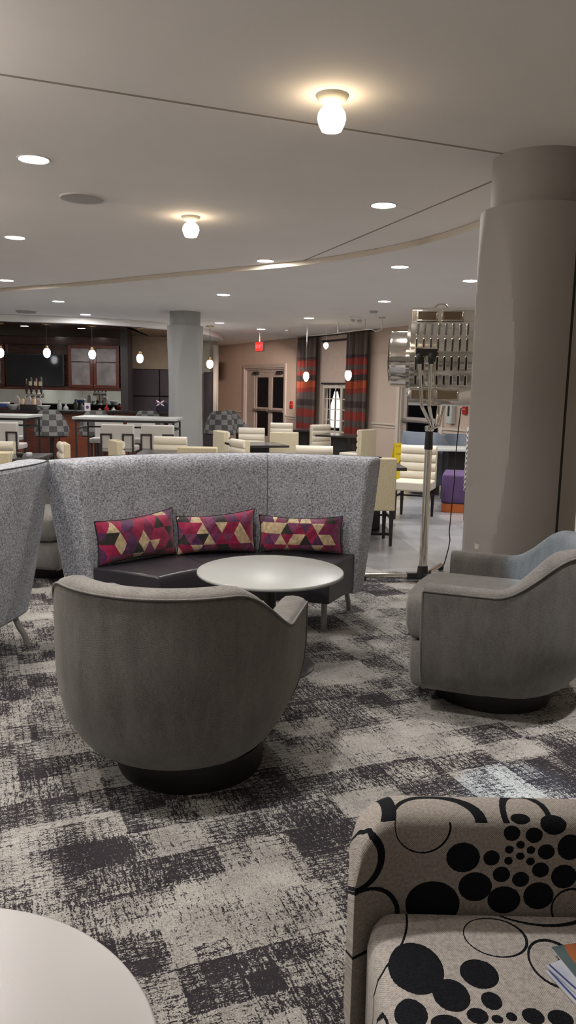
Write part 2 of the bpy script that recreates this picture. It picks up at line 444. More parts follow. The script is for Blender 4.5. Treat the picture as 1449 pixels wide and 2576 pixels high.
# ---- columns
def column(c, Rc, Rs, ztop, zcol, facets, m, seam=None):
    n = 144; zs = [0] + [zcol * (i / 40.0) for i in range(1, 41)]
    def wz(z):
        k = (z - .56 * zcol) / (.445 * zcol)
        return .20 * Rs / .33 * math.sqrt(max(0, 1 - k * k))
    rows = []
    for z in zs:
        r_ = []
        for k in range(n):
            a = 2 * PI * k / n; rr = Rs
            for f in facets:
                da = (a - R(f) + PI) % (2 * PI) - PI
                d = math.sqrt(Rs * Rs - wz(z) ** 2)
                if abs(da) < PI / 2.2: rr = min(rr, d / math.cos(da))
            r_.append((c[0] + rr * math.cos(a), c[1] + rr * math.sin(a), z))
        rows.append(r_)
    col = struct(MB().grid(rows, closed_u=True, caps=True).build('column', m, smooth=True, angle=14))
    cap = MB().lathe([(Rc, zcol - .01), (Rc, ztop)], 72, c=(c[0], c[1], 0)).build('column_collar', m, col, smooth=True)
    if seam is not None:
        a = R(seam); d = Vector((math.cos(a), math.sin(a), 0)); t = Vector((-d.y, d.x, 0))
        p = Vector((c[0], c[1], 0)) + d * (Rs - .02); q = Vector((c[0], c[1], 0)) + d * (Rs + .0015)
        MB().prism([tuple((p - t * .0085).xy), tuple((p + t * .0085).xy), tuple((q + t * .0085).xy), tuple((q - t * .0085).xy)], .02, zcol - .012).build('dark_seam', m_black, col)
        hub = c
    return col
column((1.447, 4.83), .28, .335, ZC1, 2.60, (-157, 23), m_col, seam=-66)
column((-1.868, 13.99), .268, .315, ZC2, 2.61, (-67, -157, 23, 113), m_colw)

# ---- recess behind the bar, seen left of the middle column
x0, x1 = at(322, 950, 18.6).x, at(428, 950, 18.6).x
pd = MB(); zt, zb = at(370, 928, 18.6).z, .75
xm = at(400, 950, 18.6).x; zm = at(370, 997, 18.6).z
for a, b in ((x0, xm), (xm, x1 + .4)):
    for c, d in ((zb, zm), (zm, zt)): pd.box((a + .008, 18.60, c + .008), (b - .008, 18.68, d - .008))
pw = struct(pd.build('wall_padded', m_plum, bevel=.02))
struct(MB().box((x0, 18.62, zt), (x1 + .4, 18.72, ZC2 - .1)).build('wall_bar_upper', m_tan))
struct(MB().box((x0, 18.69, 0), (x1 + .4, 18.80, zt)).build('wall_bar_lower', m_plum))
# ------------------------------------------------------------------ settees
m_tweed = tweed('grey_tweed', (.105, .11, .132), (.72, .75, .84), 230., 62., .37, .63, .08)
m_tweed_dk = m_tweed
def settee(name, label, c, m, group, flr, fll):
    md = R(m)
    t = thing(name, label, 'sofa', (c[0] + math.cos(md), c[1] + math.sin(md), 0), md - PI / 2, group)
    H = 47.0; N = 30
    def P(r, a, z, push=0.0):
        seg = 2 * H / 3
        da = ((a + H) % seg) - seg / 2
        if a >= H - 1e-6: da = seg / 2
        k = lerp(1.0, math.cos(R(seg / 2)) / math.cos(R(da)), .35)
        r = r * k * (1 + .07 * max(0, a / H) ** 1.5)
        ar = R(a)
        x = -r * math.sin(ar); y = r * math.cos(ar) - 1.0
        return (x - math.cos(ar) * push, y - math.sin(ar) * push, z)
    prof = [(1.15, .17), (1.152, .30), (1.155, .45), (1.17, .62), (1.185, .80), (1.205, 1.00), (1.214, 1.045), (1.235, 1.078), (1.27, 1.092), (1.34, 1.098), (1.412, 1.094), (1.434, 1.088), (1.438, 1.068), (1.436, 1.03), (1.405, .75), (1.352, .40), (1.318, .22), (1.31, .17)]
    rows = []
    for i in range(N + 1):
        a = lerp(-H, H, i / N)
        e = max(0, (abs(a) - 40) / 7.0) ** 2 * (1 if a > 0 else -1)
        rows.append([P(r, a, z, e * (fll if a > 0 else flr) * (z - .17) / .9) for r, z in prof])
    MB().grid(rows, closed_u=True, caps=True).build('backrest', m_tweed, t, smooth=True, bevel=.022, seg=3)
    for a in (-H / 3,):
        sm = MB(); sm.tube([P(r - .001, a, z) for r, z in prof[2:10]], .0014, 6); sm.build('back_seam', m_blackpaint, t)
    MB().tube([P(1.4385, lerp(-H, H, i / N), 1.090, max(0, (abs(lerp(-H, H, i / N)) - 40) / 7.0) ** 2 * (fll if i > N / 2 else -flr) * 1.02) for i in range(N + 1)], .0045, 8).build('welt', m_blackpaint, t, smooth=True)
    sp = [(.72, .20), (.712, .24), (.71, .40), (.716, .435), (.735, .448), (.95, .452), (1.158, .45), (1.158, .20)]
    rows = [[P(r, lerp(-H + .6, H - .6, i / N), z) for r, z in sp] for i in range(N + 1)]
    MB().grid(rows, closed_u=True, caps=True).build('seat', m_vinyl, t, smooth=True, bevel=.012, seg=2)
    for a in (-H / 3, H / 3):
        MB().tube([P(r, a, z + .0005) for r, z in sp[1:7]], .0018, 6).build('seat_seam', m_black, t)
    for a in (-42, 42):
        q = P(.80, a, 0)
        MB().lathe([(.019, .0), (.019, .215)], 16, c=(q[0], q[1], 0)).build('leg', m_grayleg, t, smooth=True)
        pts = []
        for z, r in ((.22, 1.28), (.16, 1.285), (.11, 1.305), (.07, 1.33), (.03, 1.342), (0, 1.345)):
            pts.append(P(r, a, z))
        MB().tube(pts, .018, 12).build('leg', m_grayleg, t, smooth=True)
    return t
settee('curved_settee', 'curved grey tweed settee with charcoal seat and three triangle-patterned cushions on it', (-.045, 4.136), 110.5, 'curved settees', .05, .05)
settee('curved_settee', 'curved grey tweed settee seen from outside at the left edge, cut off by the frame', (-2.955, 4.38), -38, 'curved settees', .05, .10)

# ------------------------------------------------------------------ triangle cushions
def tri_mat():
    s = NT('triangle_velvet'); v = s.coord()
    inf = s.n('ShaderNodeObjectInfo').outputs['Random']
    x, y, z = s.sep(v)
    wob = s.math('MULTIPLY', s.math('SUBTRACT', s.noise(v, 9, 2), .5), .012)
    x = s.math('ADD', s.math('ADD', x, wob), s.math('MULTIPLY', inf, 3.7)); z = s.math('ADD', z, s.math('MULTIPLY', inf, 1.3))
    S = .082
    u = s.math('DIVIDE', s.math('SUBTRACT', x, s.math('DIVIDE', z, math.sqrt(3))), S)
    q = s.math('DIVIDE', z, S * math.sqrt(3) / 2)
    tri = s.math('GREATER_THAN', s.math('ADD', s.math('FRACT', u), s.math('FRACT', q)), 1.0)
    f = s.white(s.comb(s.math('FLOOR', u), s.math('FLOOR', q), s.math('ADD', s.math('MULTIPLY', tri, 7.3), 2.0)))
    col = s.ramp(f, [(0, (.72, .58, .36)), (.20, (.36, .012, .075)), (.40, (.21, .018, .085)), (.54, (.11, .03, .11)), (.70, (.03, .027, .024)), (.81, (.25, .055, .15)), (.92, (.45, .015, .10))], True)
    mott = s.ramp(s.noise(v, 42, 3, .7), [(.3, (.55, .55, .55)), (.7, (1.25, 1.2, 1.2))])
    k = s.n('ShaderNodeMix'); k.data_type = 'RGBA'; k.blend_type = 'MULTIPLY'
    k.inputs[0].default_value = 1.0; s.put(k.inputs[6], col); s.put(k.inputs[7], mott)
    s.p.inputs['Sheen Weight'].default_value = .5
    s.bump(s.noise(v, 60, 2), .3, .004)
    return s.out(k.outputs[2], .55, 0, .3)
m_tri = tri_mat()
def cushion(label, pl, pr, lean, W=None, Hh=.265, lift=(0, 0), T=.15):
    a = atz(*pl, .457); b = atz(*pr, .457); W = W or (b - a).length; mid = (a + b) / 2
    d = (b - a).normalized(); rz = math.atan2(d.y, d.x)
    t = thing('throw_cushion', label, 'cushion', (mid.x + math.sin(rz) * .05, mid.y - math.cos(rz) * .05, .457), rz, 'triangle cushions on the settee')
    nu, nv = 30, 20; f = MB(); rows = []
    rnd = random.Random(label)
    ph = [rnd.uniform(0, 6) for _ in range(6)]
    def pt(u, v, sgn):
        x = u * W / 2 * (1 - .055 * (1 - v * v) * abs(u) ** 3)
        z = v * Hh / 2 * (1 - .17 * (1 - u * u) * abs(v) ** 2)
        z += lerp(lift[0], lift[1], (u + 1) / 2) * (v + 1) / 2
        th = T / 2 * max(0, (1 - abs(u) ** 3.2) * (1 - abs(v) ** 3)) ** .5
        th += .004 * math.sin(14 * u + ph[0]) * math.sin(9 * v + ph[1]) * (1 - u * u) * (1 - v * v)
        y = sgn * th + .02
        zz = z + Hh / 2
        ca, sa = math.cos(lean), math.sin(lean)
        return (x, y * ca + zz * sa, zz * ca - y * sa)
    for sgn in (-1, 1):
        rows = [[pt(lerp(-1, 1, i / nu), lerp(-1, 1, j / nv), sgn) for i in range(nu + 1)] for j in range(nv + 1)]
        f.grid(rows)
    f.build('cover', m_tri, t, smooth=True, angle=70)
    edge = [pt(u / 10, -1, 0) for u in range(-10, 11)] + [pt(1, v / 6, 0) for v in range(-5, 7)] + [pt(-u / 10, 1, 0) for u in range(-9, 11)] + [pt(-1, -v / 6, 0) for v in range(-5, 7)]
    MB().tube(edge, .004, 6).build('piping', m_blackpaint, t, smooth=True)
    return t
cushion('red and cream triangle-patterned cushion at the left end of the settee', (240, 1422), (436, 1391), .14, Hh=.275, lift=(.0, .035))
cushion('triangle-patterned cushion between two others, peaked at its right corner', (443, 1393), (640, 1386), .16, Hh=.265, lift=(-.01, .03))
cushion('red and purple triangle-patterned cushion at the right end of the settee', (650, 1386), (860, 1391), .16, Hh=.255)

# ------------------------------------------------------------------ round tables
def round_table(label, c, rad, h, mt, group):
    t = thing('side_table', label, 'table', (*c, 0), 0, group)
    e = .006
    MB().lathe([(rad - e, h - .020), (rad, h - .014), (rad, h - e), (rad - .002, h - .002), (rad - e, h)], 128).build('tabletop', mt, t, smooth=True, angle=50)
    MB().lathe([(.033, .014), (.033, h - .020)], 32).build('pedestal', m_blackmetal, t, smooth=True)
    MB().lathe([(.255, .006), (.255, .012), (.245, .018), (.06, .021)], 64).build('base_plate', plain('dark_grey_metal', (.05, .05, .055), .4), t, smooth=True)
round_table('round white pedestal table in front of the triangle-cushion settee', (-.09, 4.20), .405, .555, m_white_low, 'round white pedestal tables')
round_table('large white round table in the bottom left foreground', (-.585, .93), .425, .555, m_white_top, 'round white pedestal tables')

# ------------------------------------------------------------------ swivel tub chairs
m_chen = chenille('grey_chenille', (.160, .150, .141))
m_chen2 = chenille('light_grey_chenille', (.140, .132, .126))
def tub(label, c, rz, m, group, seatm=None):
    t = thing('swivel_armchair', label, 'armchair', (*c, 0), rz, group)
    A, YF, YC, B = .455, .275, -.03, .44
    st = []
    for i in range(6): st.append((YF + (YC - YF) * i / 6, None, 'r'))
    plan = []
    for i in range(7): plan.append((1.0, lerp(YF, YC, i / 7.0), 0.0))
    for i in range(41): plan.append((math.cos(PI * i / 40), None, PI * i / 40))
    for i in range(1, 8): plan.append((-1.0, lerp(YC, YF, i / 7.0), PI))
    def top(ph):
        q = min(ph, PI - ph)
        return lerp(.625, .80, smooth01((q - R(0)) / R(46)))
    def P(pl, k, inset, z):
        cx_, yy, ph = pl
        a = A - inset; b = B - inset
        if yy is None: x = a * cx_; y = YC - b * math.sin(ph)
        else: x = a * cx_; y = yy
        if y < 0: y *= k
        return (x * lerp(1, k, 1.0 if yy is None else .9), y, z)
    ks = [(.105, .60), (.12, .70), (.145, .775), (.18, .84), (.23, .90), (.29, .948), (.36, .98), (.44, .997)]
    rows = []
    for pl in plan:
        h = top(pl[2]); r_ = [P(pl, k, 0, z) for z, k in ks]
        for q in (.35, .7, .86): r_.append(P(pl, 1.0, 0, lerp(.44, h, q)))
        r_.append(P(pl, 1, .004, h - .012)); r_.append(P(pl, 1, .014, h - .003)); r_.append(P(pl, 1, .032, h + .003)); r_.append(P(pl, 1, .06, h + .006)); r_.append(P(pl, 1, .09, h + .001)); r_.append(P(pl, 1, .108, h - .014))
        r_.append(P(pl, 1, .118, h - .04)); r_.append(P(pl, 1, .125, .45)); r_.append(P(pl, .97, .13, .30)); r_.append(P(pl, .62, .13, .11))
        rows.append(r_)
    MB().grid(rows, closed_u=True, caps=True).build('upholstered_shell', m, t, smooth=True, angle=60)
    MB().tube([P(pl, 1, -.001, top(pl[2]) - .016) for pl in plan], .0042, 8).build('piping', m, t, smooth=True)
    for s_ in (0, -1):
        pl = plan[s_]
        ed = [P(pl, k, .0, z) for z, k in ks] + [P(pl, 1, 0, .52), P(pl, 1, 0, top(pl[2]) - .02)]
        ed = [(x, y + .003, z) for x, y, z in ed]
        MB().tube(ed, .005, 8).build('piping', m, t, smooth=True)
    def dplan(w, yb, yf, n=14):
        out = []
        for i in range(n + 1):
            a = PI * i / n; out.append((w * math.cos(a), yb + (-.28) * math.sin(a) if False else yb - .26 * math.sin(a)))
        m_ = 10
        for i in range(m_ + 1):
            u = lerp(-1, 1, i / m_); out.append((w * u, yf - .05 * abs(u) ** 3))
        return out
    def puff(name, w, yb, yf, z0, z1, crown, bev):
        pl = dplan(w, yb, yf); n = len(pl); cxm, cym = 0, .05
        rows = []
        for z, k in ((z0, .93), (z0 + bev * .3, .975), (z0 + bev, 1.0), (z1 - bev, 1.0), (z1 - bev * .3, .975), (z1, .92), (z1 + crown * .6, .6), (z1 + crown, .25)):
            rows.append([(cxm + (x - cxm) * k, cym + (y - cym) * k, z) for x, y in pl])
        return MB().grid(rows, closed_u=True, caps=True).build(name, m, t, smooth=True, angle=80)
    puff('front_rail', .322, -.08, .385, .115, .335, 0.0, .03)
    puff('seat_cushion', .326, -.06, .41, .345, .53, .025, .055)
    MB().lathe([(.279, .006), (.285, .02), (.285, .112)], 64, c=(.048, 0, 0)).build('swivel_base', m_blackpaint, t, smooth=True)
    return t
tub('grey tub swivel chair with its back to the viewer, round black base', (-.435, 3.07), R(-11), m_chen, 'grey swivel tub chairs').scale = (1.05, 1.05, 1.05)
tub('grey tub swivel chair beside the big column, facing left', (1.06, 3.83), R(70), m_chen2, 'grey swivel tub chairs').scale = (1.04, 1.04, 1.05)
tub('pale grey tub chair glimpsed through the gap between the two settees', (-1.92, 6.35), R(150), m_chen2, 'grey swivel tub chairs')

# ------------------------------------------------------------------ patterned low chair in the front
FC = Vector((.60, 1.26, 0))
FB = 1.535          # depth of the front face of its backrest
C4 = lambda x, y: (850 + .41338 * x, 1900 + .41338 * y)
def pattern_mat(name, ground, discs, rings, uvmode):
    s = NT(name)
    v = s.coord('UV') if uvmode else s.coord('Object')
    x, y, z = s.sep(v); p = s.comb(x, y, 0.0)
    jag = s.math('MULTIPLY', s.math('SUBTRACT', s.noise(v, 320, 1), .5), .003)
    p = s.comb(s.math('ADD', x, jag), s.math('ADD', y, jag), 0.0)
    acc = None
    for (cx_, cy_, rx, ry, rot) in discs:
        q = s.vmath('LENGTH', s.map(p, scale=(rx, ry, 1), rot=(0, 0, rot), loc=(cx_, cy_, 0), kind='TEXTURE'))
        k = s.math('LESS_THAN', q, 1.0); acc = k if acc is None else s.math('MAXIMUM', acc, k)
    for (cx_, cy_, rx, ry, rot, th, vary, lo, hi) in rings:
        mp = s.map(p, scale=(rx, ry, 1), rot=(0, 0, rot), loc=(cx_, cy_, 0), kind='TEXTURE')
        q = s.math('ABSOLUTE', s.math('SUBTRACT', s.vmath('LENGTH', mp), 1.0))
        mx = s.sep(mp)
        lim = s.math('ADD', th, s.math('MULTIPLY', mx[0], th * vary))
        k = s.math('LESS_THAN', q, lim)
        if lo is not None: k = s.math('MULTIPLY', k, s.math('GREATER_THAN', y, lo))
        if hi is not None: k = s.math('MULTIPLY', k, s.math('LESS_THAN', y, hi))
        acc = k if acc is None else s.math('MAXIMUM', acc, k)
    wv = s.math('MULTIPLY', s.math('SINE', s.math('MULTIPLY', x, 2 * PI / .0042)), s.math('SINE', s.math('MULTIPLY', y, 2 * PI / .0050)))
    wn_ = s.math('ADD', s.math('MULTIPLY', wv, .30), s.noise(v, 150, 2))
    lt = s.ramp(wn_, [(.25, dim(ground, .62)), (.5, ground), (.8, dim(ground, 1.25))])
    dk = s.ramp(s.noise(v, 260, 2), [(.3, (.006, .006, .008)), (.7, (.016, .017, .022))])
    s.bump(wv, .25, .002)
    return s.out(s.mix(acc, lt, dk), .95, 0, .12)
def backuv(px, py):          # point of the backrest front face, in the cushion's own x and height
    q = at(*C4(px, py), FB); return q.x - FC.x, q.z
def seatxy(px, py):
    q = atz(*C4(px, py), .435); return q.x - FC.x, q.y - FC.y
def conv(f, cx_, cy_, rx, ry):
    a = f(cx_, cy_); b = f(cx_ + rx, cy_); c = f(cx_, cy_ + ry)
    return (a[0], a[1], abs(b[0] - a[0]), abs(c[1] - a[1]))
bd = [(762, 622, 102, 90), (935, 625, 50, 46), (835, 800, 102, 88), (995, 725, 53, 47), (1112, 755, 52, 46), (1010, 880, 100, 82), (1220, 855, 92, 82), (1060, 472, 51, 50), (1195, 485, 52, 49), (1112, 545, 26, 24), (1043, 574, 27, 24), (1175, 577, 26, 24), (1110, 614, 26, 23), (1038, 642, 26, 24), (1172, 646, 27, 24), (1268, 588, 52, 46), (1233, 698, 52, 46), (1375, 738, 78, 72), (1412, 560, 75, 78), (1320, 410, 80, 75), (1125, 370, 60, 45), (575, 905, 165, 137), (1560, 640, 90, 85), (1600, 820, 100, 90)]
bdisc = [(*conv(backuv, *d), 0.0) for d in bd]
def ring(f, cx_, cy_, rx, ry, th, vary=0.0, rot=0.0, lo=None, hi=None): return (*conv(f, cx_, cy_, rx, ry), rot, th, vary, lo, hi)
bring = [ring(backuv, 518, 425, 170, 168, .03, .3, hi=.642), ring(backuv, 130, 590, 128, 150, .10, .8), ring(backuv, 120, 950, 240, 190, .05, .3), ring(backuv, 1420, 930, 120, 115, .06, .2)]
zt_b = .648
bring += [(backuv(605, 400)[0], zt_b - .005, .095, .092, 0, .09, .5, .642, None), (backuv(1165, 400)[0], zt_b + .02, .048, .085, 0, .14, 0, .642, None), (backuv(175, 380)[0], zt_b + .035, .05, .095, 0, .20, .5, .642, None)]
m_patback = pattern_mat('dotted_back_cloth', (.385, .35, .32), bdisc, bring, True)
sd = [(475, 1295, 165, 165), (690, 1465, 112, 103), (860, 1335, 115, 92), (935, 1500, 62, 56), (445, 1572, 100, 95), (850, 1592, 65, 50), (660, 1640, 95, 58), (970, 1612, 35, 27), (1057, 1598, 33, 28), (1188, 1595, 66, 52), (1355, 1610, 76, 56), (1000, 1760, 120, 80)]
sdisc = [(*conv(seatxy, *d), 0.0) for d in sd]
sring = [ring(seatxy, 955, 1110, 185, 122, .035, .4, R(-6)), ring(seatxy, 1320, 1270, 148, 150, .065, .3), ring(seatxy, -60, 930, 470, 440, .014, .0), ring(seatxy, 1200, 880, 330, 160, .05, .5), ring(seatxy, 40, 1600, 270, 300, .025)]
m_patseat = pattern_mat('dotted_seat_cloth', (.47, .435, .41), sdisc, sring, False)
t = thing('lounge_chair', 'low taupe lounge chair with black dots and rings in the bottom right foreground', 'chair', FC, 0)
y0 = FB - FC.y; y1 = y0 + .115; xl, xr = -.445, .41
def backprof(f):          # f 0..1 height factor handled by corner rounding
    pass
rows = []; uvs = []
NX = 60
for i in range(NX + 1):
    u = i / NX; x = lerp(xl, xr, u)
    e = min(x - xl, xr - x)
    rr = .105
    drop = 0 if e >= rr else rr - math.sqrt(max(0, rr * rr - (rr - e) ** 2))
    zt = zt_b - drop
    fwd = -.05 * max(0, 1 - e / .13) ** 2          # the ends of the back curl towards the sitter
    b = .028
    prof = [(y0 + fwd, .10), (y0 + fwd, .30), (y0 + fwd, .43)] + [(y0 + fwd, lerp(.43, zt - b, q)) for q in (.33, .66, 1)] + [(y0 + fwd + b * .3, zt - b * .3), (y0 + fwd + b, zt), ((y0 + y1) / 2 + fwd * .7, zt + .004), (y1 - b + fwd * .4, zt), (y1 - b * .3 + fwd * .4, zt - b * .3), (y1 + fwd * .4, zt - b), (y1 + fwd * .3, .3), (y1, .10)]
    rows.append([(x, yy, zz) for yy, zz in prof])
bk = MB().grid(rows, closed_u=True, caps=True).build('backrest', m_patback, t, smooth=True, angle=70)
uvl = bk.data.uv_layers.new(name='pattern')
for lp in bk.data.loops:
    c = bk.data.vertices[lp.vertex_index].co
    uvl.data[lp.index].uv = (c.x, c.z + max(0, c.y - y0))
sb = MB(); wl, wr = -.415, .38; yb_, yf_ = y0 - .002, y0 - .62
rows = []
def rrect(k, z):
    x0_, x1_, ya, yb2 = wl + k, wr - k, yf_ + k, yb_ - k * .3
    r0 = max(.002, .055 - k); pts = []
    for cx_, cy_, a0, rr in ((x1_ - r0, ya + r0, -90, r0), (x1_ - .01, yb2 - .01, 0, .01), (x0_ + r0, yb2 - r0, 90, r0), (x0_ + r0, ya + r0, 180, r0)):
        for q in range(7):
            a = R(a0 + 15 * q); pts.append((cx_ + rr * math.cos(a), cy_ + rr * math.sin(a), z))
    return pts
for z, k in ((.12, .012), (.13, .002), (.38, 0), (.41, .008), (.428, .025), (.435, .05), (.437, .12)): rows.append(rrect(k, z))
sb.grid(rows, closed_u=True, caps=True).build('seat', m_patseat, t, smooth=True, angle=60)
for x in (-.36, .33):
    for y in (-.28, .30): MB().lathe([(.018, 0.006), (.022, .125)], 16, c=(x, y, 0)).build('leg', m_blackmetal, t, smooth=True)

# ------------------------------------------------------------------ printed matter on the seat
def leaflet(name, label, corner, ang, wdt, hgt, z, th, mats, cat='magazine'):
    p = atz(*corner, z)
    t = thing(name, label, cat, (p.x, p.y, z), ang, 'printed matter on the dotted seat')
    MB().box((0.001, -hgt + .001, 0), (wdt - .001, -.001, th)).build('pages', m_paper, t)
    MB().box((0, -hgt, th), (wdt, 0, th + .0012)).build('front_cover', mats, t)
    return t
def cover_mat():
    s = NT('teal_orange_cover'); v = s.coord()
    q = s.vmath('LENGTH', s.map(v, scale=(.085, .105, 1), loc=(.105, -.045, 0), kind='TEXTURE'))
    return s.out(s.mix(s.math('LESS_THAN', q, 1.0), s.ramp(s.noise(v, 14), [(.3, (.07, .12, .13)), (.7, (.12, .17, .18))]), s.ramp(s.noise(v, 11), [(.3, (.30, .085, .03)), (.7, (.46, .17, .07))])), .3)
def sheet_mat():
    s = NT('white_blue_sheet'); x, y, z = s.sep(s.coord())
    k = s.math('LESS_THAN', s.math('ABSOLUTE', s.math('SUBTRACT', x, .008)), .0022)
    return s.out(s.mix(k, s.ramp(s.noise(s.coord(), 18), [(.4, (.62, .64, .68)), (.65, (.50, .55, .68))]), (.05, .07, .22)), .4)
mz = leaflet('brochure', 'white and blue brochure lowest of the stack on the dotted seat', (1372, 2448), R(20), .20, .28, .4385, .003, sheet_mat(), 'brochure')
mz = leaflet('brochure', 'white brochure with blue edge between the lowest brochure and the teal magazine', (1373, 2434), R(26), .20, .27, .4430, .003, sheet_mat(), 'brochure')
mz = leaflet('magazine', 'teal and orange magazine on top of the brochures on the dotted seat', (1387, 2388), R(14), .21, .28, .4475, .004, cover_mat())
m_ltr = plain('cover_lettering', (.75, .55, .42), .5)
text_mesh('lettering', 'H', .022, m_ltr, mz, (.055, -.02, .0056), (0, 0, R(-90)))
text_mesh('lettering', 'S', .052, m_ltr, mz, (.066, -.052, .0056), (0, 0, R(-55)))
# ------------------------------------------------------------------ chrome studio spotlight on its stand
SB = Vector((1.115, 6.25, 0))
sp = thing('studio_spotlight', 'tall chrome vintage studio spotlight on a wheeled stand beside the big column', 'lamp', SB)
def L(px, py, D=6.2):
    q = at(px, py, D); return Vector((q.x - SB.x, q.y - SB.y, q.z))
xa, xb = L(1040, 900).x, L(1187, 900).x + .02
zT, zA, zA2, zC, zD = L(1110, 778).z, L(1110, 816).z, L(1110, 853).z, L(1100, 938).z, L(1100, 976).z
zB = L(1100, 1020).z
front = [(-.15, zT), (-.19, zT - .02), (-.195, zA + .01), (-.215, zA), (-.275, zA2), (-.295, (zA2 + zC) / 2 + .03), (-.285, zC), (-.225, zD), (-.235, zD - .012), (-.235, zB + .02), (-.21, zB)]
prof = front + [(-y, z) for y, z in front[::-1]]
hb = MB(); hb.prof_x(prof, xa, xb)
def fy(z):
    for (y0_, z0_), (y1_, z1_) in zip(front, front[1:]):
        if z1_ <= z <= z0_ and z0_ != z1_: return lerp(y0_, y1_, (z0_ - z) / (z0_ - z1_))
    return front[-1][0]
def capsule(x, z0, z1, w, out, mi):
    n = 10; pts = []
    for k in range(n + 1):
        a = PI * k / n; pts.append((x + w * math.cos(a), z1 + w * math.sin(a)))
    for k in range(n + 1):
        a = PI + PI * k / n; pts.append((x + w * math.cos(a), z0 + w * math.sin(a)))
    va = [(px_, fy(pz) + .012, pz) for px_, pz in pts]; vb = [(px_, fy(pz) - out, pz) for px_, pz in pts]
    m_ = len(pts)
    hb.add(va + vb, [tuple(range(m_, 2 * m_))] + [(k, (k + 1) % m_, m_ + (k + 1) % m_, m_ + k) for k in range(m_)], mi)
xs = [lerp(xa + .05, xb - .055, i / 7.0) for i in range(8)]
for (p0, p1) in ((818, 850), (856, 890), (900, 936), (945, 970)):
    za, zb_ = L(1110, p0).z - .012, L(1110, p1).z + .012
    for x in xs:
        capsule(x, zb_, za, .0125, .006, 0); capsule(x, zb_, za, .0085, .0075, 1)
def pane(x0_, x1_, z0_, z1_):
    y = min(fy(z0_), fy(z1_))
    for (a, b, c, d) in ((x0_ - .014, x1_ + .014, z1_, z1_ + .012), (x0_ - .014, x1_ + .014, z0_ - .012, z0_), (x0_ - .014, x0_, z0_, z1_), (x1_, x1_ + .014, z0_, z1_)):
        hb.box((a, y - .012, c), (b, y + .01, d), 0)
    hb.box((x0_, y - .003, z0_), (x1_, y + .01, z1_), 2)
for a, b in ((1061, 1104), (1121, 1166)): pane(L(a, 800).x, L(b, 800).x, L(1110, 809).z, L(1110, 790).z)
for a, b in ((1043, 1090), (1104, 1151)): pane(L(a, 990).x + .008, L(b, 990).x + .008, L(1100, 1003).z, L(1100, 983).z)
m_mir2 = plain('copper_mirror', (.55, .42, .30), .06, 1.0)
hb.build('lamp_housing', [m_chrome, m_black, m_mir2], sp, bevel=.004, seg=2)
zc_ = (L(1030, 830).z + L(1030, 975).z) / 2
MB().lathe([(.20, -.02), (.285, -.015), (.285, .012), (.27, .02), (.25, .022)], 64, c=(xa - .012, 0, zc_), axis='x').build('mounting_flange', m_chrome, sp, smooth=True)
rb = (L(1020, 832).z - L(1020, 974).z) / 2
xl_ = L(985, 900).x
MB().lathe([(rb * .88, xl_), (rb, xl_ + .006), (rb * .985, xl_ + .02), (rb, xl_ + .03), (rb, xa)], 64, c=(0, 0, zc_), axis='x').build('lens_barrel', m_chrome, sp, smooth=True)
MB().lathe([(rb * .86, -.003), (rb * .5, .02), (.02, .03)], 48, c=(xl_, 0, zc_), axis='x').build('lens', plain('lens_glass', (.05, .06, .07), .05), sp, smooth=True)
ring_pts = [(L(1113, 775).x + .055 * math.cos(a), 0, zT + .045 * math.sin(a)) for a in [PI * k / 16 for k in range(17)]]
MB().tube(ring_pts, .007, 10).build('carrying_ring', m_chrome, sp, smooth=True)
# small knobs and a latch at the side next to the column
MB().lathe([(.05, 0), (.055, .02), (.03, .04)], 24, c=(xb, 0, L(1180, 900).z), axis='x').build('focus_knob', m_chrome, sp, smooth=True)
for o in sp.children: o.rotation_euler.z = R(-13)
# yoke arms in front of the housing with black grips
head = L(1086, 1076)
D1 = 6.2 - .36
for (a, b, c) in (((1083, 1074), (1061, 1022), (1055, 905)), ((1088, 1074), (1079, 1020), (1085, 905))):
    pts = [L(*a, 6.22), L(*a, 6.12) + Vector((0, 0, .02)), L(*b, D1), L(b[0] + (c[0] - b[0]) * .12, lerp(b[1], c[1], .12), D1), L(*c, D1)]
    MB().tube(pts, .0135, 12).build('yoke_arm', m_chrome, sp, smooth=True)
    q = L(*c, D1)
    MB().lathe([(.018, -.03), (.024, 0), (.028, .035), (.02, .05)], 16, c=q).build('grip', m_blackmetal, sp, smooth=True)
q0, q1 = L(1046, 884, D1), L(1099, 884, D1)
MB().box((q0.x, q0.y - .012, q0.z - .022), (q1.x, q0.y + .012, q0.z + .022)).build('clamp_bar', m_blackmetal, sp, bevel=.004)
MB().box((q0.x - .004, q0.y - .014, q0.z + .020), (q1.x + .004, q0.y + .014, q0.z + .028)).build('clamp_plate', m_chrome, sp, bevel=.002)
for (b, c) in (((1098, 1072), (1104, 1020)), ((1104, 1072), (1118, 1020))):
    MB().tube([L(1090, 1076, 6.22), L(*b, 6.24), L(*c, 6.26)], .0135, 12).build('yoke_arm', m_chrome, sp, smooth=True)
MB().lathe([(.030, 0), (.038, .01), (.038, .035), (.026, .045)], 24, c=(0, 0, head.z - .03)).build('pole_head', m_chrome, sp, smooth=True)
MB().lathe([(.032, L(1080, 1132).z), (.034, L(1080, 1128).z), (.030, L(1080, 1100).z), (.030, head.z - .02)], 24).build('black_sleeve', m_blackmetal, sp, smooth=True)
MB().lathe([(.033, .08), (.033, .55), (.0335, .56), (.029, .57), (.029, L(1080, 1130).z)], 24).build('pole', m_chrome, sp, smooth=True)
hubm = MB(); hubm.lathe([(.055, .03), (.06, .05), (.045, .09), (.04, .14)], 24)
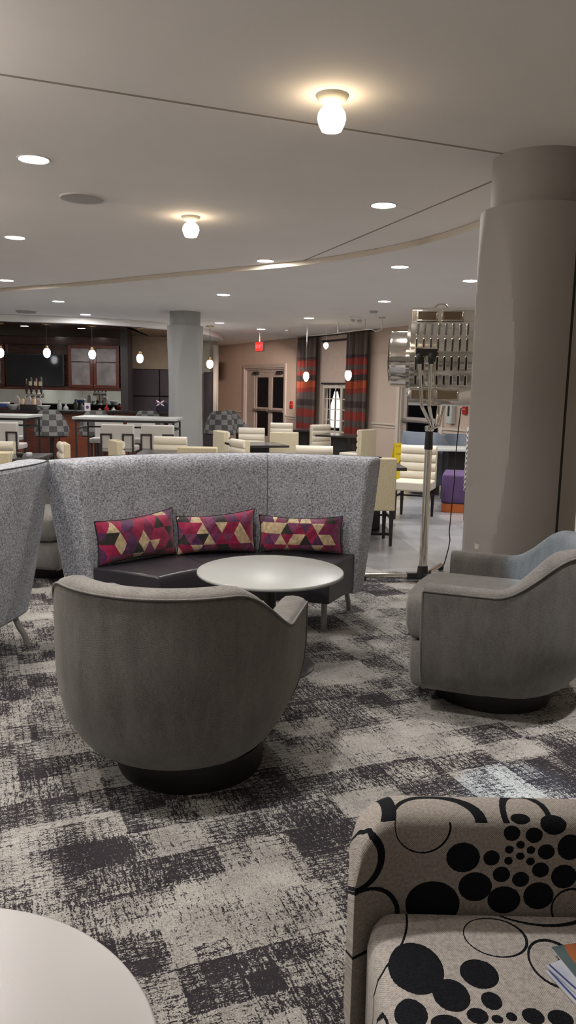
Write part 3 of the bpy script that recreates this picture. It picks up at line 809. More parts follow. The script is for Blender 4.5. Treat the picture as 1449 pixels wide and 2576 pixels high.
for a in (180, 300, 60):
    c, s_ = math.cos(R(a)), math.sin(R(a))
    rm = Matrix.Rotation(R(a), 3, 'Z')
    hubm.box((.03, -.03, .025), (.13, .03, .08), 0, rm, (0, 0, .05))
hubm.build('leg_hub', m_blackpaint, sp, bevel=.006)
for a in (182, 300, 62):
    c, s_ = math.cos(R(a)), math.sin(R(a))
    lg = MB().tube([(.10 * c, .10 * s_, .052), (.50 * c, .50 * s_, .047)], .021, 14).build('stand_leg', m_chrome, sp, smooth=True)
    MB().lathe([(.026, 0), (.030, .012), (.030, .028), (.026, .04)], 16, c=(.49 * c, .49 * s_, .008)).build('caster', m_blackmetal, sp, smooth=True)
cpx = [(1160, 1026), (1157, 1050), (1152, 1090), (1148, 1130), (1144, 1170), (1143, 1210), (1138, 1255), (1134, 1300), (1130, 1338), (1132, 1358), (1128, 1380), (1120, 1410), (1112, 1432)]
MB().tube([L(a, b, 6.35 if b < 1400 else 6.32) for a, b in cpx], .0045, 8).build('power_cord', m_wire, sp, smooth=True)

# ------------------------------------------------------------------ dining chairs
def dining_chair(label, loc, rz):
    t = thing('dining_chair', label, 'chair', loc, rz, 'cream and linen dining chairs')
    W = .225
    MB().box((-W, -.245, .36), (W, -.175, .885)).build('linen_back', m_linen, t, bevel=.012)
    pad = MB(); n = 48; rows = []
    for i in range(n + 1):
        f = i / n; z = lerp(.47, .892, f)
        ch = abs(math.sin(PI * 4 * f)) ** .45
        y = -.176 + .012 + .034 * ch
        rows.append([(-W + .004, -.176, z), (-W + .006, y - .012, z), (-W + .03, y, z), (0, y + .004, z), (W - .03, y, z), (W - .006, y - .012, z), (W - .004, -.176, z)])
    pad.grid(rows, closed_u=True, caps=True).build('channelled_pad', m_cream, t, smooth=True, angle=60)
    MB().box((-W, -.175, .355), (W, .235, .475)).build('seat', m_cream, t, bevel=.022, seg=3)
    for x in (-W + .03, W - .03):
        for y in (-.21, .20):
            MB().add([(x - .014, y - .014, 0), (x + .014, y - .014, 0), (x + .014, y + .014, 0), (x - .014, y + .014, 0), (x - .02, y - .02, .36), (x + .02, y - .02, .36), (x + .02, y + .02, .36), (x - .02, y + .02, .36)], [(0, 3, 2, 1), (4, 5, 6, 7), (0, 1, 5, 4), (1, 2, 6, 5), (2, 3, 7, 6), (3, 0, 4, 7)]).build('leg', m_blackmetal, t)
    for x in (-W + .03, W - .03): MB().box((x - .008, -.2, .27), (x + .008, .19, .295)).build('stretcher', m_blackmetal, t)
    MB().box((-W + .03, .0, .272), (W - .03, .018, .29)).build('stretcher', m_blackmetal, t)
    return t
CH = [  # pixel x of the back, distance, facing, label
    (943, 7.75, 3, 'beige linen-backed dining chair just right of the settee, its back to the viewer'),
    (1056, 9.75, 160, 'cream channelled dining chair behind the spotlight pole, facing the viewer'),
    (715, 12.2, 0, 'square linen chair back seen above the middle of the settee'),
    (791, 9.3, 180, 'low white padded chair top at the settee rim, right of the square linen back'),
    (633, 13.4, 180, 'cream channelled chair behind the small black table left of the square linen back'),
    (604, 10.2, 118, 'cream chair turned sideways with rounded top, left of the square linen back'),
    (556, 12.2, -62, 'linen chair in side view beside the pale middle column'),
    (497, 8.75, 0, 'linen chair back rising just over the settee in front of the middle column'),
    (429, 10.5, 180, 'white padded chair facing the viewer in front of the tall white table'),
    (291, 9.6, -64, 'linen chair turned side-on in front of the grey-backed bar chairs'),
    (161, 9.0, 112, 'narrow cream chair in side view below the checkered bar stool'),
    (-12, 9.0, 180, 'white padded chair facing the viewer at the left edge of the frame'),
    (-32, 7.6, 0, 'linen chair back at the left edge, nearest of the two there'),
    (708, 15.6, 180, 'pinkish channelled chair in front of the glass door'),
    (805, 15.2, 216, 'cream channelled chair below the tall window, turned to the right'),
    (923, 13.6, 48, 'linen chair facing away below the right red curtain'),
]
first = None
for px, D, ang, lab in CH:
    p = at(px, 1100, D)
    if first is None: first = dining_chair(lab, (p.x, p.y, 0), R(ang)); o = first
    else: o = dup(first, lab, (p.x, p.y, 0), R(ang))
    # the pixel marks the backrest: step the chair so its back stands there
    o.location.x += -math.sin(R(ang)) * .2; o.location.y += math.cos(R(ang)) * .2

# ------------------------------------------------------------------ dining tables
m_tabledark = plain('dark_tabletop', (.035, .030, .032), .22)
def dining_table(label, loc, rz, wd=.76, dp=.76):
    t = thing('dining_table', label, 'table', loc, rz, 'dark square dining tables')
    MB().box((-wd / 2, -dp / 2, .715), (wd / 2, dp / 2, .75)).build('tabletop', m_tabledark, t, bevel=.004)
    MB().box((-.15, -.15, .03), (.15, .15, .715)).build('pedestal', m_blackpaint, t, bevel=.01)
    MB().box((-.27, -.27, 0), (.27, .27, .03)).build('foot_plate', m_blackmetal, t, bevel=.006)
    return t
TB = [(922, 1180, 8.6, 2, 'dark dining table mostly hidden behind the nearest linen chair'),
      (440, 1134, 9.65, 3, 'dark dining table in front of the pale middle column'),
      (645, 1110, 11.5, 20, 'dark dining table left of the square linen chair back'),
      (858, 1100, 14.4, -20, 'dark dining table under the right red curtain'),
      (760, 1090, 16.2, -20, 'dark dining table farthest away, by the glass door'),
      (25, 1139, 8.75, 2, 'dark dining table at the left edge carrying small condiments')]
firstt = None
for px, py, D, ang, lab in TB:
    p = at(px, py, D)
    if firstt is None: firstt = dining_table(lab, (p.x, p.y, 0), R(ang)); o = firstt
    else: o = dup(firstt, lab, (p.x, p.y, 0), R(ang))
    if px == 440: o.scale = (1.15, 1, 1)
for px, lab, m in ((49, 'small dark condiment pot on the dark table at the left edge', m_blackpaint), (73, 'small white condiment pot on the dark table at the left edge', m_white_top)):
    p = at(px, 1136, 8.62)
    tag(MB().lathe([(.025, 0), (.036, .02), (.036, .04), (.03, .05)], 20, c=(0, 0, 0)).build('condiment_pot', m, smooth=True), lab, 'pot', 'pots on the left dining table').location = (p.x, p.y, .75)

# ------------------------------------------------------------------ tall tables and their chairs
def tall_table(label, xl_, xr_, yf, yb):
    c = Vector(((xl_ + xr_) / 2, (yf + yb) / 2, 0)); w2 = (xr_ - xl_) / 2; d2 = (yb - yf) / 2
    t = thing('tall_table', label, 'table', c, 0, 'white-topped tall tables')
    MB().box((-w2, -d2, 1.035), (w2, d2, 1.075)).build('tabletop', m_white_low, t, bevel=.004)
    e = .025
    for x in (-w2 + .05, w2 - .05):
        for y in (-d2 + .04, d2 - .04): MB().box((x - e / 2, y - e / 2, 0), (x + e / 2, y + e / 2, 1.005)).build('leg', m_blackmetal, t)
    fr = MB()
    for y in (-d2 + .04, d2 - .04): fr.box((-w2 + .04, y - e / 2, 1.0), (w2 - .04, y + e / 2, 1.035))
    for x in (-w2 + .05, w2 - .05): fr.box((x - e / 2, -d2 + .05, 1.0), (x + e / 2, d2 - .05, 1.035)); fr.box((x - e / 2, -d2 + .05, .88), (x + e / 2, d2 - .05, .905))
    fr.box((-w2 + .04, d2 - .06, .88), (w2 - .04, d2 - .035, .905))
    fr.build('frame', m_blackmetal, t)
    return t
def xat(px, D): return at(px, 1050, D).x
tall_table('tall white-topped table on black legs left of the middle column', xat(211, 12.6), xat(443, 11.9), 11.9, 12.7)
tall_table('tall white-topped table cut off by the left edge of the frame', xat(-140, 12.2), xat(66, 11.9), 11.9, 12.7)
def bar_chair(label, loc, rz):
    t = thing('bar_chair', label, 'chair', loc, rz, 'pale grey counter-height chairs')
    W = .235
    MB().box((-W, -.22, .66), (W, -.14, 1.01)).build('backrest', m_greyvinyl, t, bevel=.02, seg=3)
    MB().box((-W, -.20, .62), (W, .22, .70)).build('seat', m_greyvinyl, t, bevel=.02)
    for s_ in (-1, 1):
        x0_, x1_ = sorted((s_ * .085, s_ * .225)); e = .011
        f = MB(); pts = [(x0_, -.232, .0), (x0_, -.232, .87), (x1_, -.232, .87), (x1_, -.232, .0)]
        for (ax, ay, az), (bx, by, bz) in zip(pts, pts[1:]):
            f.box((min(ax, bx) - e, ay - e, min(az, bz) - (e if az == bz else 0)), (max(ax, bx) + e, ay + e, max(az, bz) + e))
        f.build('back_loop', m_blackmetal, t)
        MB().box((s_ * .20 - .011, .17, 0), (s_ * .20 + .011, .192, .62)).build('leg', m_blackmetal, t)
    MB().box((-.2, .171, .25), (.2, .190, .27)).build('footrest', m_blackmetal, t)
    return t
BC = [(303, 11.3, 0, 'pale grey counter chair, left of the two in front of the right tall table'), (402, 11.35, 0, 'pale grey counter chair, right of the two in front of the right tall table'),
      (268, 13.0, 180, 'pale counter chair behind the right tall table, on its left'), (350, 13.05, 180, 'pale counter chair behind the right tall table, on its right'),
      (16, 11.3, 0, 'pale grey counter chair in front of the tall table at the left edge'), (18, 13.0, 180, 'pale counter chair behind the tall table at the left edge')]
fb = None
for px, D, ang, lab in BC:
    p = at(px, 1090, D)
    if fb is None: fb = bar_chair(lab, (p.x, p.y, 0), R(ang))
    else: dup(fb, lab, (p.x, p.y, 0), R(ang))

# ------------------------------------------------------------------ checkered bar stools
def checker_mat():
    s = NT('checkered_cloth'); x, y, z = s.sep(s.coord('UV'))
    k = s.math('MODULO', s.math('ADD', s.math('FLOOR', s.math('DIVIDE', x, .118)), s.math('FLOOR', s.math('DIVIDE', y, .098))), 2.0)
    k = s.math('ABSOLUTE', k)
    st = s.math('MULTIPLY', s.math('SINE', s.math('MULTIPLY', y, 300)), .25)
    lt = s.ramp(s.math('ADD', st, .5), [(.3, (.15, .145, .14)), (.7, (.24, .235, .225))])
    dk = s.ramp(s.math('ADD', st, .5), [(.3, (.05, .05, .05)), (.7, (.085, .085, .085))])
    return s.out(s.mix(k, lt, dk), .9)
m_check = checker_mat()
def bar_stool(label, loc, rz):
    t = thing('bar_stool', label, 'bar stool', loc, rz, 'checkered swivel bar stools')
    rows = []; uv = {}; n = 36; m_ = 12; sh = MB()
    for side in (0, 1):
        rows = []
        for i in range(n + 1):
            a = lerp(-128, 128, i / n); f = smooth01((abs(a) - 30) / 78)
            top = lerp(1.12, .80, f)
            r_ = []
            for j in range(m_ + 1):
                z = lerp(.70, top, j / m_); rad = lerp(.31, .245, (z - .70) / .42) - side * .035
                if side and j in (0,): rad -= .05
                r_.append((rad * math.sin(R(a)), -rad * math.cos(R(a)), z))
            rows.append(r_)
        sh.grid(rows)
    # close the rim between the outer and inner skins
    N = (n + 1) * (m_ + 1)
    for i in range(n):
        a0, b0 = i * (m_ + 1) + m_, (i + 1) * (m_ + 1) + m_
        sh.f.append([a0, b0, b0 + N, a0 + N]); sh.mi.append(0)
    for i in (0, n):
        for j in range(m_): sh.f.append([i * (m_ + 1) + j, i * (m_ + 1) + j + 1, i * (m_ + 1) + j + 1 + N, i * (m_ + 1) + j + N]); sh.mi.append(0)
    o = sh.build('wraparound_back', m_check, t, smooth=True)
    ul = o.data.uv_layers.new(name='cloth')
    for lp in o.data.loops:
        c = o.data.vertices[lp.vertex_index].co; ul.data[lp.index].uv = (math.atan2(c.x, -c.y) * .27 + 2.0, c.z + 1.0)
    MB().lathe([(.24, .68), (.30, .70), (.27, .74), (.2, .77), (.05, .775)], 40).build('seat', m_check, t, smooth=True)
    MB().lathe([(.10, .655), (.26, .672), (.26, .68)], 40).build('seat_pan', m_blackmetal, t, smooth=True)
    MB().lathe([(.035, .02), (.035, .66)], 20).build('pole', m_blackmetal, t, smooth=True)
    MB().lathe([(.22, 0), (.22, .012), (.05, .03)], 40).build('base', m_blackmetal, t, smooth=True)
    MB().tube([(.15 * math.cos(2 * PI * k / 24), .15 * math.sin(2 * PI * k / 24), .28) for k in range(25)], .01, 8).build('foot_ring', m_blackmetal, t, smooth=True)
    return t
BS = [(130, 13.4, 8, 'checkered grey bar stool standing left of the right tall table, whole back visible'), (243, 13.7, 12, 'checkered bar stool half hidden behind the left end of the tall table'),
      (374, 14.35, 5, 'checkered bar stool whose top shows left of the middle column'), (553, 15.0, 10, 'checkered bar stool just right of the middle column'), (598, 15.6, -50, 'checkered bar stool turned sideways, second from the middle column')]
fs_ = None
for px, D, ang, lab in BS:
    p = at(px, 1090, D)
    if fs_ is None: fs_ = bar_stool(lab, (p.x, p.y, 0), R(ang))
    else: dup(fs_, lab, (p.x, p.y, 0), R(ang))

# ------------------------------------------------------------------ bar
bf = [(-10.2, 14.55), (-5.0, 14.55), (-3.7, 14.75), (-2.9, 15.3), (-2.25, 16.1), (-1.95, 17.2)]
bt = thing('bar_counter', 'long mahogany bar with black counter top curving behind the middle column', 'bar', (-5.0, 15, 0))
off = lambda poly, dx, dy: [(x + dx + 5.0, y + dy - 15) for x, y in poly]
MB().prism(off(bf, 0, 0) + off(bf, -.05, .62)[::-1], 1.03, 1.075).build('countertop', m_granite, bt, bevel=.006)
for (a, b) in zip(bf, bf[1:]):
    d = Vector((b[0] - a[0], b[1] - a[1], 0)); n_ = max(1, round(d.length / .62))
    for k in range(n_):
        u0, u1 = k / n_, (k + 1) / n_
        A_ = Vector((*a, 0)) + d * u0; B_ = Vector((*a, 0)) + d * u1; nn = Vector((-d.y, d.x, 0)).normalized()
        g = d.normalized() * .012
        q = [A_ + nn * .22 + g, B_ + nn * .22 - g, B_ + nn * .26 - g, A_ + nn * .26 + g]
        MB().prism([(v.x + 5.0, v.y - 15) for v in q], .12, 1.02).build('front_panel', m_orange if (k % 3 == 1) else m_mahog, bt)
MB().prism(off(bf, 0, .27) + off(bf, -.05, .55)[::-1], 0, 1.03).build('bar_carcass', m_mahogdark, bt)

# back bar: cabinets, screen, mirror, post
YB = 17.3
def X(px, D=YB): return at(px, 950, D).x
def Zp(px, py, D=YB): return at(px, py, D).z
bx0, bx1 = X(-140), X(304)
zb0, zt0 = Zp(200, 979), Zp(150, 846)
cb = thing('back_bar_cabinet', 'dark red wooden back-bar cabinet wall around the television', 'cabinet', (0, YB, 0))
MB().box((bx0, .0, Zp(150, 868)), (bx1, .45, zt0)).build('cornice', m_mahogdark, cb, bevel=.01)
MB().box((bx0, .10, zb0), (bx1, .45, Zp(150, 868))).build('cabinet_back', m_mahogdark, cb)
MB().box((bx0, .02, zb0 - .03), (bx1, .45, zb0 + .04)).build('shelf_rail', m_mahog, cb, bevel=.006)
MB().box((X(14), .03, zb0 + .04), (X(18), .2, Zp(150, 868))).build('stile', m_mahog, cb)
def cab_door(pa, pb, pt, pbm, knob):
    a, b, z0_, z1_ = X(pa), X(pb), Zp(200, pbm), Zp(200, pt)
    f = MB(); e = .07
    f.box((a, .0, z0_), (a + e, .05, z1_)); f.box((b - e, .0, z0_), (b, .05, z1_)); f.box((a + e, 0, z0_), (b - e, .05, z0_ + e)); f.box((a + e, 0, z1_ - e), (b - e, .05, z1_))
    d = f.build('cabinet_door', m_mahog, cb, bevel=.006)
    MB().box((a + e, .02, z0_ + e), (b - e, .035, z1_ - e)).build('door_glass', m_frost, d)
    MB().box((a + e, .014, lerp(z0_, z1_, .60)), (b - e, .02, lerp(z0_, z1_, .60) + .02)).build('shelf_line', m_mahogdark, d)
    MB().lathe([(.012, -.03), (.016, -.02), (.008, 0)], 12, c=((a + .035) if knob < 0 else (b - .035), 0, z0_ + .06), axis='y').build('knob', m_brass, d, smooth=True)
cab_door(172, 234, 868, 976, 1); cab_door(235, 300, 868, 976, -1); cab_door(-60, 12, 868, 976, 1)
tv = thing('television', 'large dark television set into the back-bar cabinets', 'television', (X(89), YB - .04, Zp(89, 930)))
hw, hh = (X(163) - X(16)) / 2, (Zp(89, 889) - Zp(89, 970)) / 2
MB().box((-hw, 0, -hh), (hw, .06, hh)).build('bezel', m_blackmetal, tv, bevel=.006)
MB().box((-hw + .03, -.004, -hh + .03), (hw - .03, 0, hh - .03)).build('screen', m_screen, tv)
struct(MB().box((bx1, YB - .02, 0), (X(322), YB + .5, ZC2 - .1)).build('trim_7', m_postdark))
struct(MB().box((bx0, YB + .36, .9), (bx1, YB + .5, zb0)).build('wall_mirror_backing', m_mahogdark))
tag(MB().box((bx0 + .05, YB + .345, 1.0), (bx1 - .08, YB + .36, zb0 - .03)).build('bar_mirror', m_mirror), 'long mirror strip between the back counter and the cabinets', 'mirror')
bk_ = thing('back_counter', 'black-topped counter below the bar mirror', 'counter', (0, YB - .1, 0))
MB().box((bx0, -.2, .90), (bx1, .43, .95)).build('countertop', m_granite, bk_, bevel=.005)
MB().box((bx0, -.17, 0), (bx1, .40, .90)).build('carcass', m_mahogdark, bk_)
# soffit over the bar, with a dark wooden underside
so = [(-10.4, 15.35), (-7, 15.1), (-5.517, 15.111), (-4.083, 15.368), (-3.2, 15.80), (-2.556, 16.355), (-2.1, 17.1), (-1.85, 18.0), (-1.72, 19.0), (-1.72, 20.1), (-10.4, 20.1)]
struct(MB().prism(so, 2.725, ZC2 - .003).build('trim_8', m_ceil2))
so2 = [(x, y + .14) for x, y in so[:5]] + [(-3.35, 20.0), (-10.4, 20.0)]
struct(MB().prism(so2, 2.708, 2.724).build('ceiling_bar', m_mahogdark))
so3 = [(-3.33, 15.95), (-2.62, 16.6), (-2.3, 17.3), (-2.3, 20.0), (-3.33, 20.0)]
struct(MB().prism(so3, 2.708, 2.724).build('ceiling_wood', m_brownceil))
# edge of a plum panel and a pale pilaster right of the middle column
o = MB().box((at(512, 1000, 20).x, 20.05, 0), (at(536, 1000, 20).x, 20.18, at(525, 936, 20).z)); struct(o.build('wall_plum_panel', m_plum))
struct(MB().box((at(536, 1000, 20).x, 19.98, 0), (at(545, 1000, 20).x, 20.2, 2.62)).build('trim_9', m_trim))

# things on the bar counter
def on_bar(px, D=14.75): p = at(px, 1030, D); return (p.x, p.y, 1.075)
for px, lab in ((33, 'white bowl on the bar counter, left of the napkin caddy'), (112, 'white bowl on the bar counter, right of the napkin caddy')):
    tag(MB().lathe([(.05, 0), (.06, .01), (.115, .085), (.11, .09), (.02, .07)], 32).build('bowl', m_white_low, smooth=True), lab, 'bowl', 'white bowls on the bar').location = on_bar(px)
cd = thing('napkin_caddy', 'dark napkin caddy with upright paper packets on the bar counter', 'caddy', on_bar(72))
MB().box((-.14, -.07, 0), (.14, .07, .10)).build('box', m_blackpaint, cd, bevel=.004)
for x, hgt in ((-.11, .20), (.11, .21)): MB().box((x - .02, -.05, .09), (x + .02, .05, hgt)).build('packet', plain('tan_packet', (.55, .38, .25), .6), cd)
MB().prof_y([(-.06, .1), (.08, .1), (.03, .25), (-.01, .25)], -.02, .02).build('napkin_stack', plain('grey_napkin', (.38, .33, .32), .8), cd)
for px, hgt, lab in ((44, .26, 'tall grey folded napkin stand left of the napkin caddy'), (98, .20, 'short grey holder right of the napkin caddy')):
    o = tag(MB().prof_y([(-.05, 0), (.05, 0), (.045, hgt * .8), (.0, hgt), (-.045, hgt * .8)], -.03, .03).build('napkin_stand', plain('taupe_stand', (.34, .29, .28), .7), bevel=.004), lab, 'holder', 'holders on the bar'); o.location = on_bar(px, 14.95)
bl = thing('tray_of_packets', 'heap of blue and white packets on a tray at the left end of the bar', 'tray', on_bar(8, 14.9))
MB().box((-.16, -.09, 0), (.16, .09, .03)).build('tray', m_mahog, bl, bevel=.004)
MB().box((-.13, -.07, .03), (.10, .07, .10)).build('blue_packet', plain('blue_paper', (.03, .06, .22), .5), bl, bevel=.01)
MB().box((-.08, -.06, .10), (.12, .06, .13)).build('white_packet', m_paper, bl, bevel=.01)
tp = thing('beer_tap_tower', 'beer tap tower with dark upright handles standing on the bar', 'beer tap', on_bar(88, 15.05))
MB().lathe([(.07, 0), (.06, .02), (.045, .03), (.045, .24)], 24).build('tower', m_steel, tp, smooth=True)
MB().lathe([(.045, -.17), (.045, .17)], 20, c=(0, 0, .27), axis='x').build('manifold', m_steel, tp, smooth=True)
for i, (x, hgt, m) in enumerate(((-.14, .30, m_mahogdark), (-.05, .33, m_blackpaint), (.05, .31, m_mahog), (.14, .34, m_blackpaint))):
    h_ = MB(); h_.lathe([(.012, .28), (.02, .34), (.032, .44), (.03, .28 + hgt - .03), (.012, .28 + hgt)], 16, c=(x, -.03, 0)); h_.build('tap_handle', m, tp, smooth=True)
    MB().tube([(x, -.045, .27), (x, -.10, .25), (x, -.105, .19)], .009, 8).build('spout', m_steel, tp, smooth=True)
for x in (-.05, .05, .14): MB().box((x - .03, -.075, .45), (x + .03, -.065, .53)).build('tap_badge', plain('pale_badge', (.45, .38, .26), .5), tp)
cdv = thing('menu_card', 'small white menu card with purple mark standing on the bar', 'card', on_bar(220))
MB().box((-.055, 0, 0), (.055, .006, .15)).build('card', m_paper, cdv)
MB().lathe([(.030, 0), (.030, .002)], 24, c=(0, -.003, .07), axis='y').build('printed_mark', plain('purple_ink', (.14, .05, .2), .6), cdv)
for px, m, lab, hg, D in ((268, m_red, 'red rounded container at the back of the bar', .20, 17.0), (286, m_white_low, 'white bottle beside the red container at the back of the bar', .14, 17.0), (251, plain('tan_tin', (.4, .32, .22), .5), 'tan tin left of the red container at the back of the bar', .12, 17.0), (150, plain('glass_bottle', (.28, .30, .30), .1), 'clear bottle standing by the mirror behind the bar', .28, 17.0), (166, m_white_low, 'short white bottle by the mirror behind the bar', .20, 17.0)):
    p = at(px, 1030, D)
    tag(MB().lathe([(.05, 0), (.055, .01), (.055, hg * .6), (.022, hg * .8), (.022, hg)], 20).build('bottle', m, smooth=True), lab, 'bottle', 'bottles on the back counter').location = (p.x, p.y, .95)
p = at(412, 1036, 15.3)
gb = thing('gift_bag', 'navy bag with a pale pink bow on the bar beside the middle column', 'bag', (p.x, p.y, 1.075))
MB().box((-.14, -.09, 0), (.16, .09, .19)).build('bag', plain('navy_paper', (.012, .012, .035), .5), gb, bevel=.03)
for a in (35, -35, 145, 215):
    c, s_ = math.cos(R(a)), math.sin(R(a))
    MB().tube([(-.05, -.095, .16), (-.05 + .04 * c, -.115, .16 + .04 * s_), (-.05 + .09 * c, -.10, .16 + .09 * s_)], [.006, .018, .008], 8).build('bow_loop', plain('pale_pink_ribbon', (.75, .55, .68), .5), gb, smooth=True)

# pendants over the bar
def bar_pendant(label, px, py, D, mb):
    p = at(px, py, D); zc = 2.708 if px < 500 else 2.85
    t = thing('pendant_lamp', label, 'lamp', (p.x, p.y, zc), 0, 'small globe pendants over the bar')
    h = p.z - zc
    MB().lathe([(.075, -.02), (.085, -.012), (.085, 0)], 24).build('ceiling_canopy', m_brass, t, smooth=True)
    MB().lathe([(.005, h + .12), (.005, -.015)], 8).build('cord', m_wire, t)
    MB().lathe([(.035, h + .075), (.038, h + .09), (.03, h + .13), (.008, h + .14)], 20).build('socket', m_brass, t, smooth=True)
    MB().lathe([(.015, h - .098), (.052, h - .076), (.070, h - .02), (.068, h + .03), (.045, h + .07), (.03, h + .08)], 28).build('globe', mb, t, smooth=True)
bar_pendant('globe pendant over the bar, cut off by the left edge of the frame', 1, 887, 15.5, m_bulb)
bar_pendant('globe pendant over the bar in front of the television', 118, 887, 15.5, m_bulb)
bar_pendant('globe pendant over the bar in front of the glass cabinet doors', 232, 891, 15.7, m_bulb)
bar_pendant('globe pendant on a visible cord in front of the plum padded wall', 352, 901, 16.1, m_bulb)
bar_pendant('globe pendant hanging just right of the middle column', 528, 915, 16.9, m_bulb2)

# ------------------------------------------------------------------ glass double door and tall window in the slanted wall
def on_wall(name, label=None, cat=None, s0=0.0, z=0.0, off=0.0, group=None):
    p = wallw(s0, off, z)
    if label: return thing(name, label, cat, p, WRZ, group)
    o = bpy.data.objects.new(name, None); COL.objects.link(o); o.location = p; o.rotation_euler.z = WRZ; return o
m_doorframe = plain('beige_door_paint', (.42, .36, .33), .5)
def leaf(a, b, z1, par, bar=True, hz=.95):
    f = MB(); e = .11
    f.box((a, .06, .01), (a + e, .11, z1)); f.box((b - e, .06, .01), (b, .11, z1)); f.box((a + e, .06, z1 - .13), (b - e, .11, z1)); f.box((a + e, .06, .01), (b - e, .11, .26)); f.box((a + e, .065, hz + .02), (b - e, .105, hz + .10))
    d = f.build('door_leaf', m_doorframe, par, bevel=.004)
    MB().box((a + e, .08, .26), (b - e, .088, hz + .02)).build('glass_pane', m_night, d); MB().box((a + e, .08, hz + .10), (b - e, .088, z1 - .13)).build('glass_pane', m_night, d)
    MB().box((a + .03, -.02, hz), (b - .03, .03, hz + .05)).build('push_bar', m_steel, d, bevel=.008)
    for x in (a + .05, b - .08): MB().box((x, .0, hz - .02), (x + .04, .07, hz + .07)).build('bar_bracket', m_steel, d)
    return d
def casing(par, a, b, z1, m):
    f = MB(); f.box((a - .10, -.035, 0), (a, .02, z1 + .10)); f.box((b, -.035, 0), (b + .10, .02, z1 + .10)); f.box((a, -.035, z1), (b, .02, z1 + .10))
    f.box((a, 0, 0), (a + .03, .2, z1)); f.box((b - .03, 0, 0), (b, .2, z1)); f.box((a, 0, z1 - .04), (b, .2, z1))
    f.build('door_casing', m, par, bevel=.005)
dr = on_wall('door_1'); struct(dr)
a, b, z1 = d1[0], d1[1], d1[3]
casing(dr, a, b, z1, m_doorframe)
side = a + (b - a) * .22
lv = [leaf(side, (side + b) / 2, z1 - .12, dr), leaf((side + b) / 2 + .006, b - .03, z1 - .12, dr)]
MB().box((a + .03, .05, 0), (side - .01, .12, z1 - .04)).build('side_panel', m_doorframe, dr, bevel=.004)
MB().box((side, .05, z1 - .12), (b - .03, .12, z1 - .04)).build('head_panel', m_doorframe, dr)
for x in (side + .15, b - .35):
    MB().box((x - .14, -.03, z1 - .17), (x + .14, .05, z1 - .10)).build('door_closer', m_blackmetal, dr, bevel=.006)
    MB().box((x - .04, -.05, z1 - .11), (x + .30, -.03, z1 - .09)).build('closer_arm', m_blackmetal, dr)
d2o = on_wall('door_2'); struct(d2o)
casing(d2o, d2[0], d2[1], d2[3], m_trim)
leaf(d2[0] + .04, d2[1] - .04, d2[3] - .05, d2o)

wo = on_wall('window_1'); struct(wo)
a, b, z0, z1 = wn; zm = wallpt(845, 968)[1]
f = MB(); e = .06; mid = lerp(a, b, .62)
for x0_, x1_ in ((a, a + e), (b - e, b), (mid - .045, mid + .045)): f.box((x0_, .06, z0), (x1_, .14, z1))
for z_ in (z0, z1 - e, zm - .08): f.box((a, .06, z_), (b, .14, z_ + e + (.03 if z_ == zm - .08 else 0)))
f.build('window_frame', m_trim, wo, bevel=.005)
mu = MB()
for (x0_, x1_, n_) in ((a + e, mid - .045, 3), (mid + .045, b - e, 2)):
    for k in range(1, n_): x = lerp(x0_, x1_, k / n_); mu.box((x - .011, .075, z0 + e), (x + .011, .11, z1 - e))
for z_ in [z0 + e + (zm - .08 - z0 - e) * q for q in (.25, .5, .75)] + [zm + .35, zm + .7]: mu.box((a + e, .076, z_ - .010), (b - e, .109, z_ + .010))
mu.build('glazing_bars', m_trim, wo)
MB().box((a + e, .088, z0 + e), (b - e, .096, z1 - e)).build('window_pane', m_night, wo)
MB().box((a - .02, -.06, z0 - .03), (b + .02, .06, z0)).build('window_sill', m_trim, wo, bevel=.005)
sh = on_wall('roller_shade', 'beige roller shade pulled halfway down the tall window', 'window shade')
m_shade = plain('shade_cloth', (.52, .40, .33), .85)
MB().box((a + .01, .012, zm + .05), (b - .01, .018, z1 - .02)).build('shade_cloth', m_shade, sh)
MB().lathe([(.035, a + .01), (.035, b - .01)], 20, c=(0, .03, z1 - .02), axis='x').build('roller', m_postdark, sh, smooth=True)
MB().box((a + .01, .005, zm + .02), (b - .01, .025, zm + .05)).build('hem_bar', m_postdark, sh)

def stripes():
    s = NT('striped_curtain'); x, y, z = s.sep(s.coord())
    f = s.math('ADD', s.math('DIVIDE', z, 2.5), s.math('MULTIPLY', s.math('SUBTRACT', s.noise(s.map(s.coord(), scale=(1, 1, 40)), 1.0, 2), .5), .05))
    g, r, o_, k = (.10, .075, .068), (.24, .030, .022), (.36, .065, .022), (.045, .028, .028)
    return s.out(s.ramp(f, [(0, r), (.07, g), (.15, k), (.22, r), (.30, g), (.36, r), (.43, g), (.47, k), (.53, g), (.60, r), (.64, o_), (.70, k), (.76, r), (.80, g), (.84, r), (.90, k), (.93, g)], True), .8)
m_curt = stripes()
def curtain(label, pa, pb, ptop):
    s0, s1 = sx(pa), sx(pb); zt_ = min(2.80, wallpt((pa + pb) / 2, ptop)[1])
    t = on_wall('curtain', label, 'curtain', s0, 0, .10, 'red striped curtains')
    rows = []; n = 90
    for z in (.12, 1.0, zt_ - .12, zt_):
        k = 1.0 if z < zt_ - .05 else .85
        rows.append([(lerp(0, s1 - s0, i / n), -.05 + .07 * k * math.sin(2 * PI * i / n * 5.0) + .015 * math.sin(i * .9), z) for i in range(n + 1)])
    c = MB().grid(rows).build('curtain_cloth', m_curt, t, smooth=True, angle=80)
    sd_ = c.modifiers.new('thickness', 'SOLIDIFY'); sd_.thickness = .004
    return t
curtain('red and grey striped curtain left of the tall window', 760, 808, 851)
curtain('red and grey striped curtain right of the tall window', 883, 937, 836)
cr = on_wall('curtain_rod', 'thin dark curtain rod above the tall window', 'curtain rod', 0, 0, 0)
zr = wallpt(845, 846)[1]
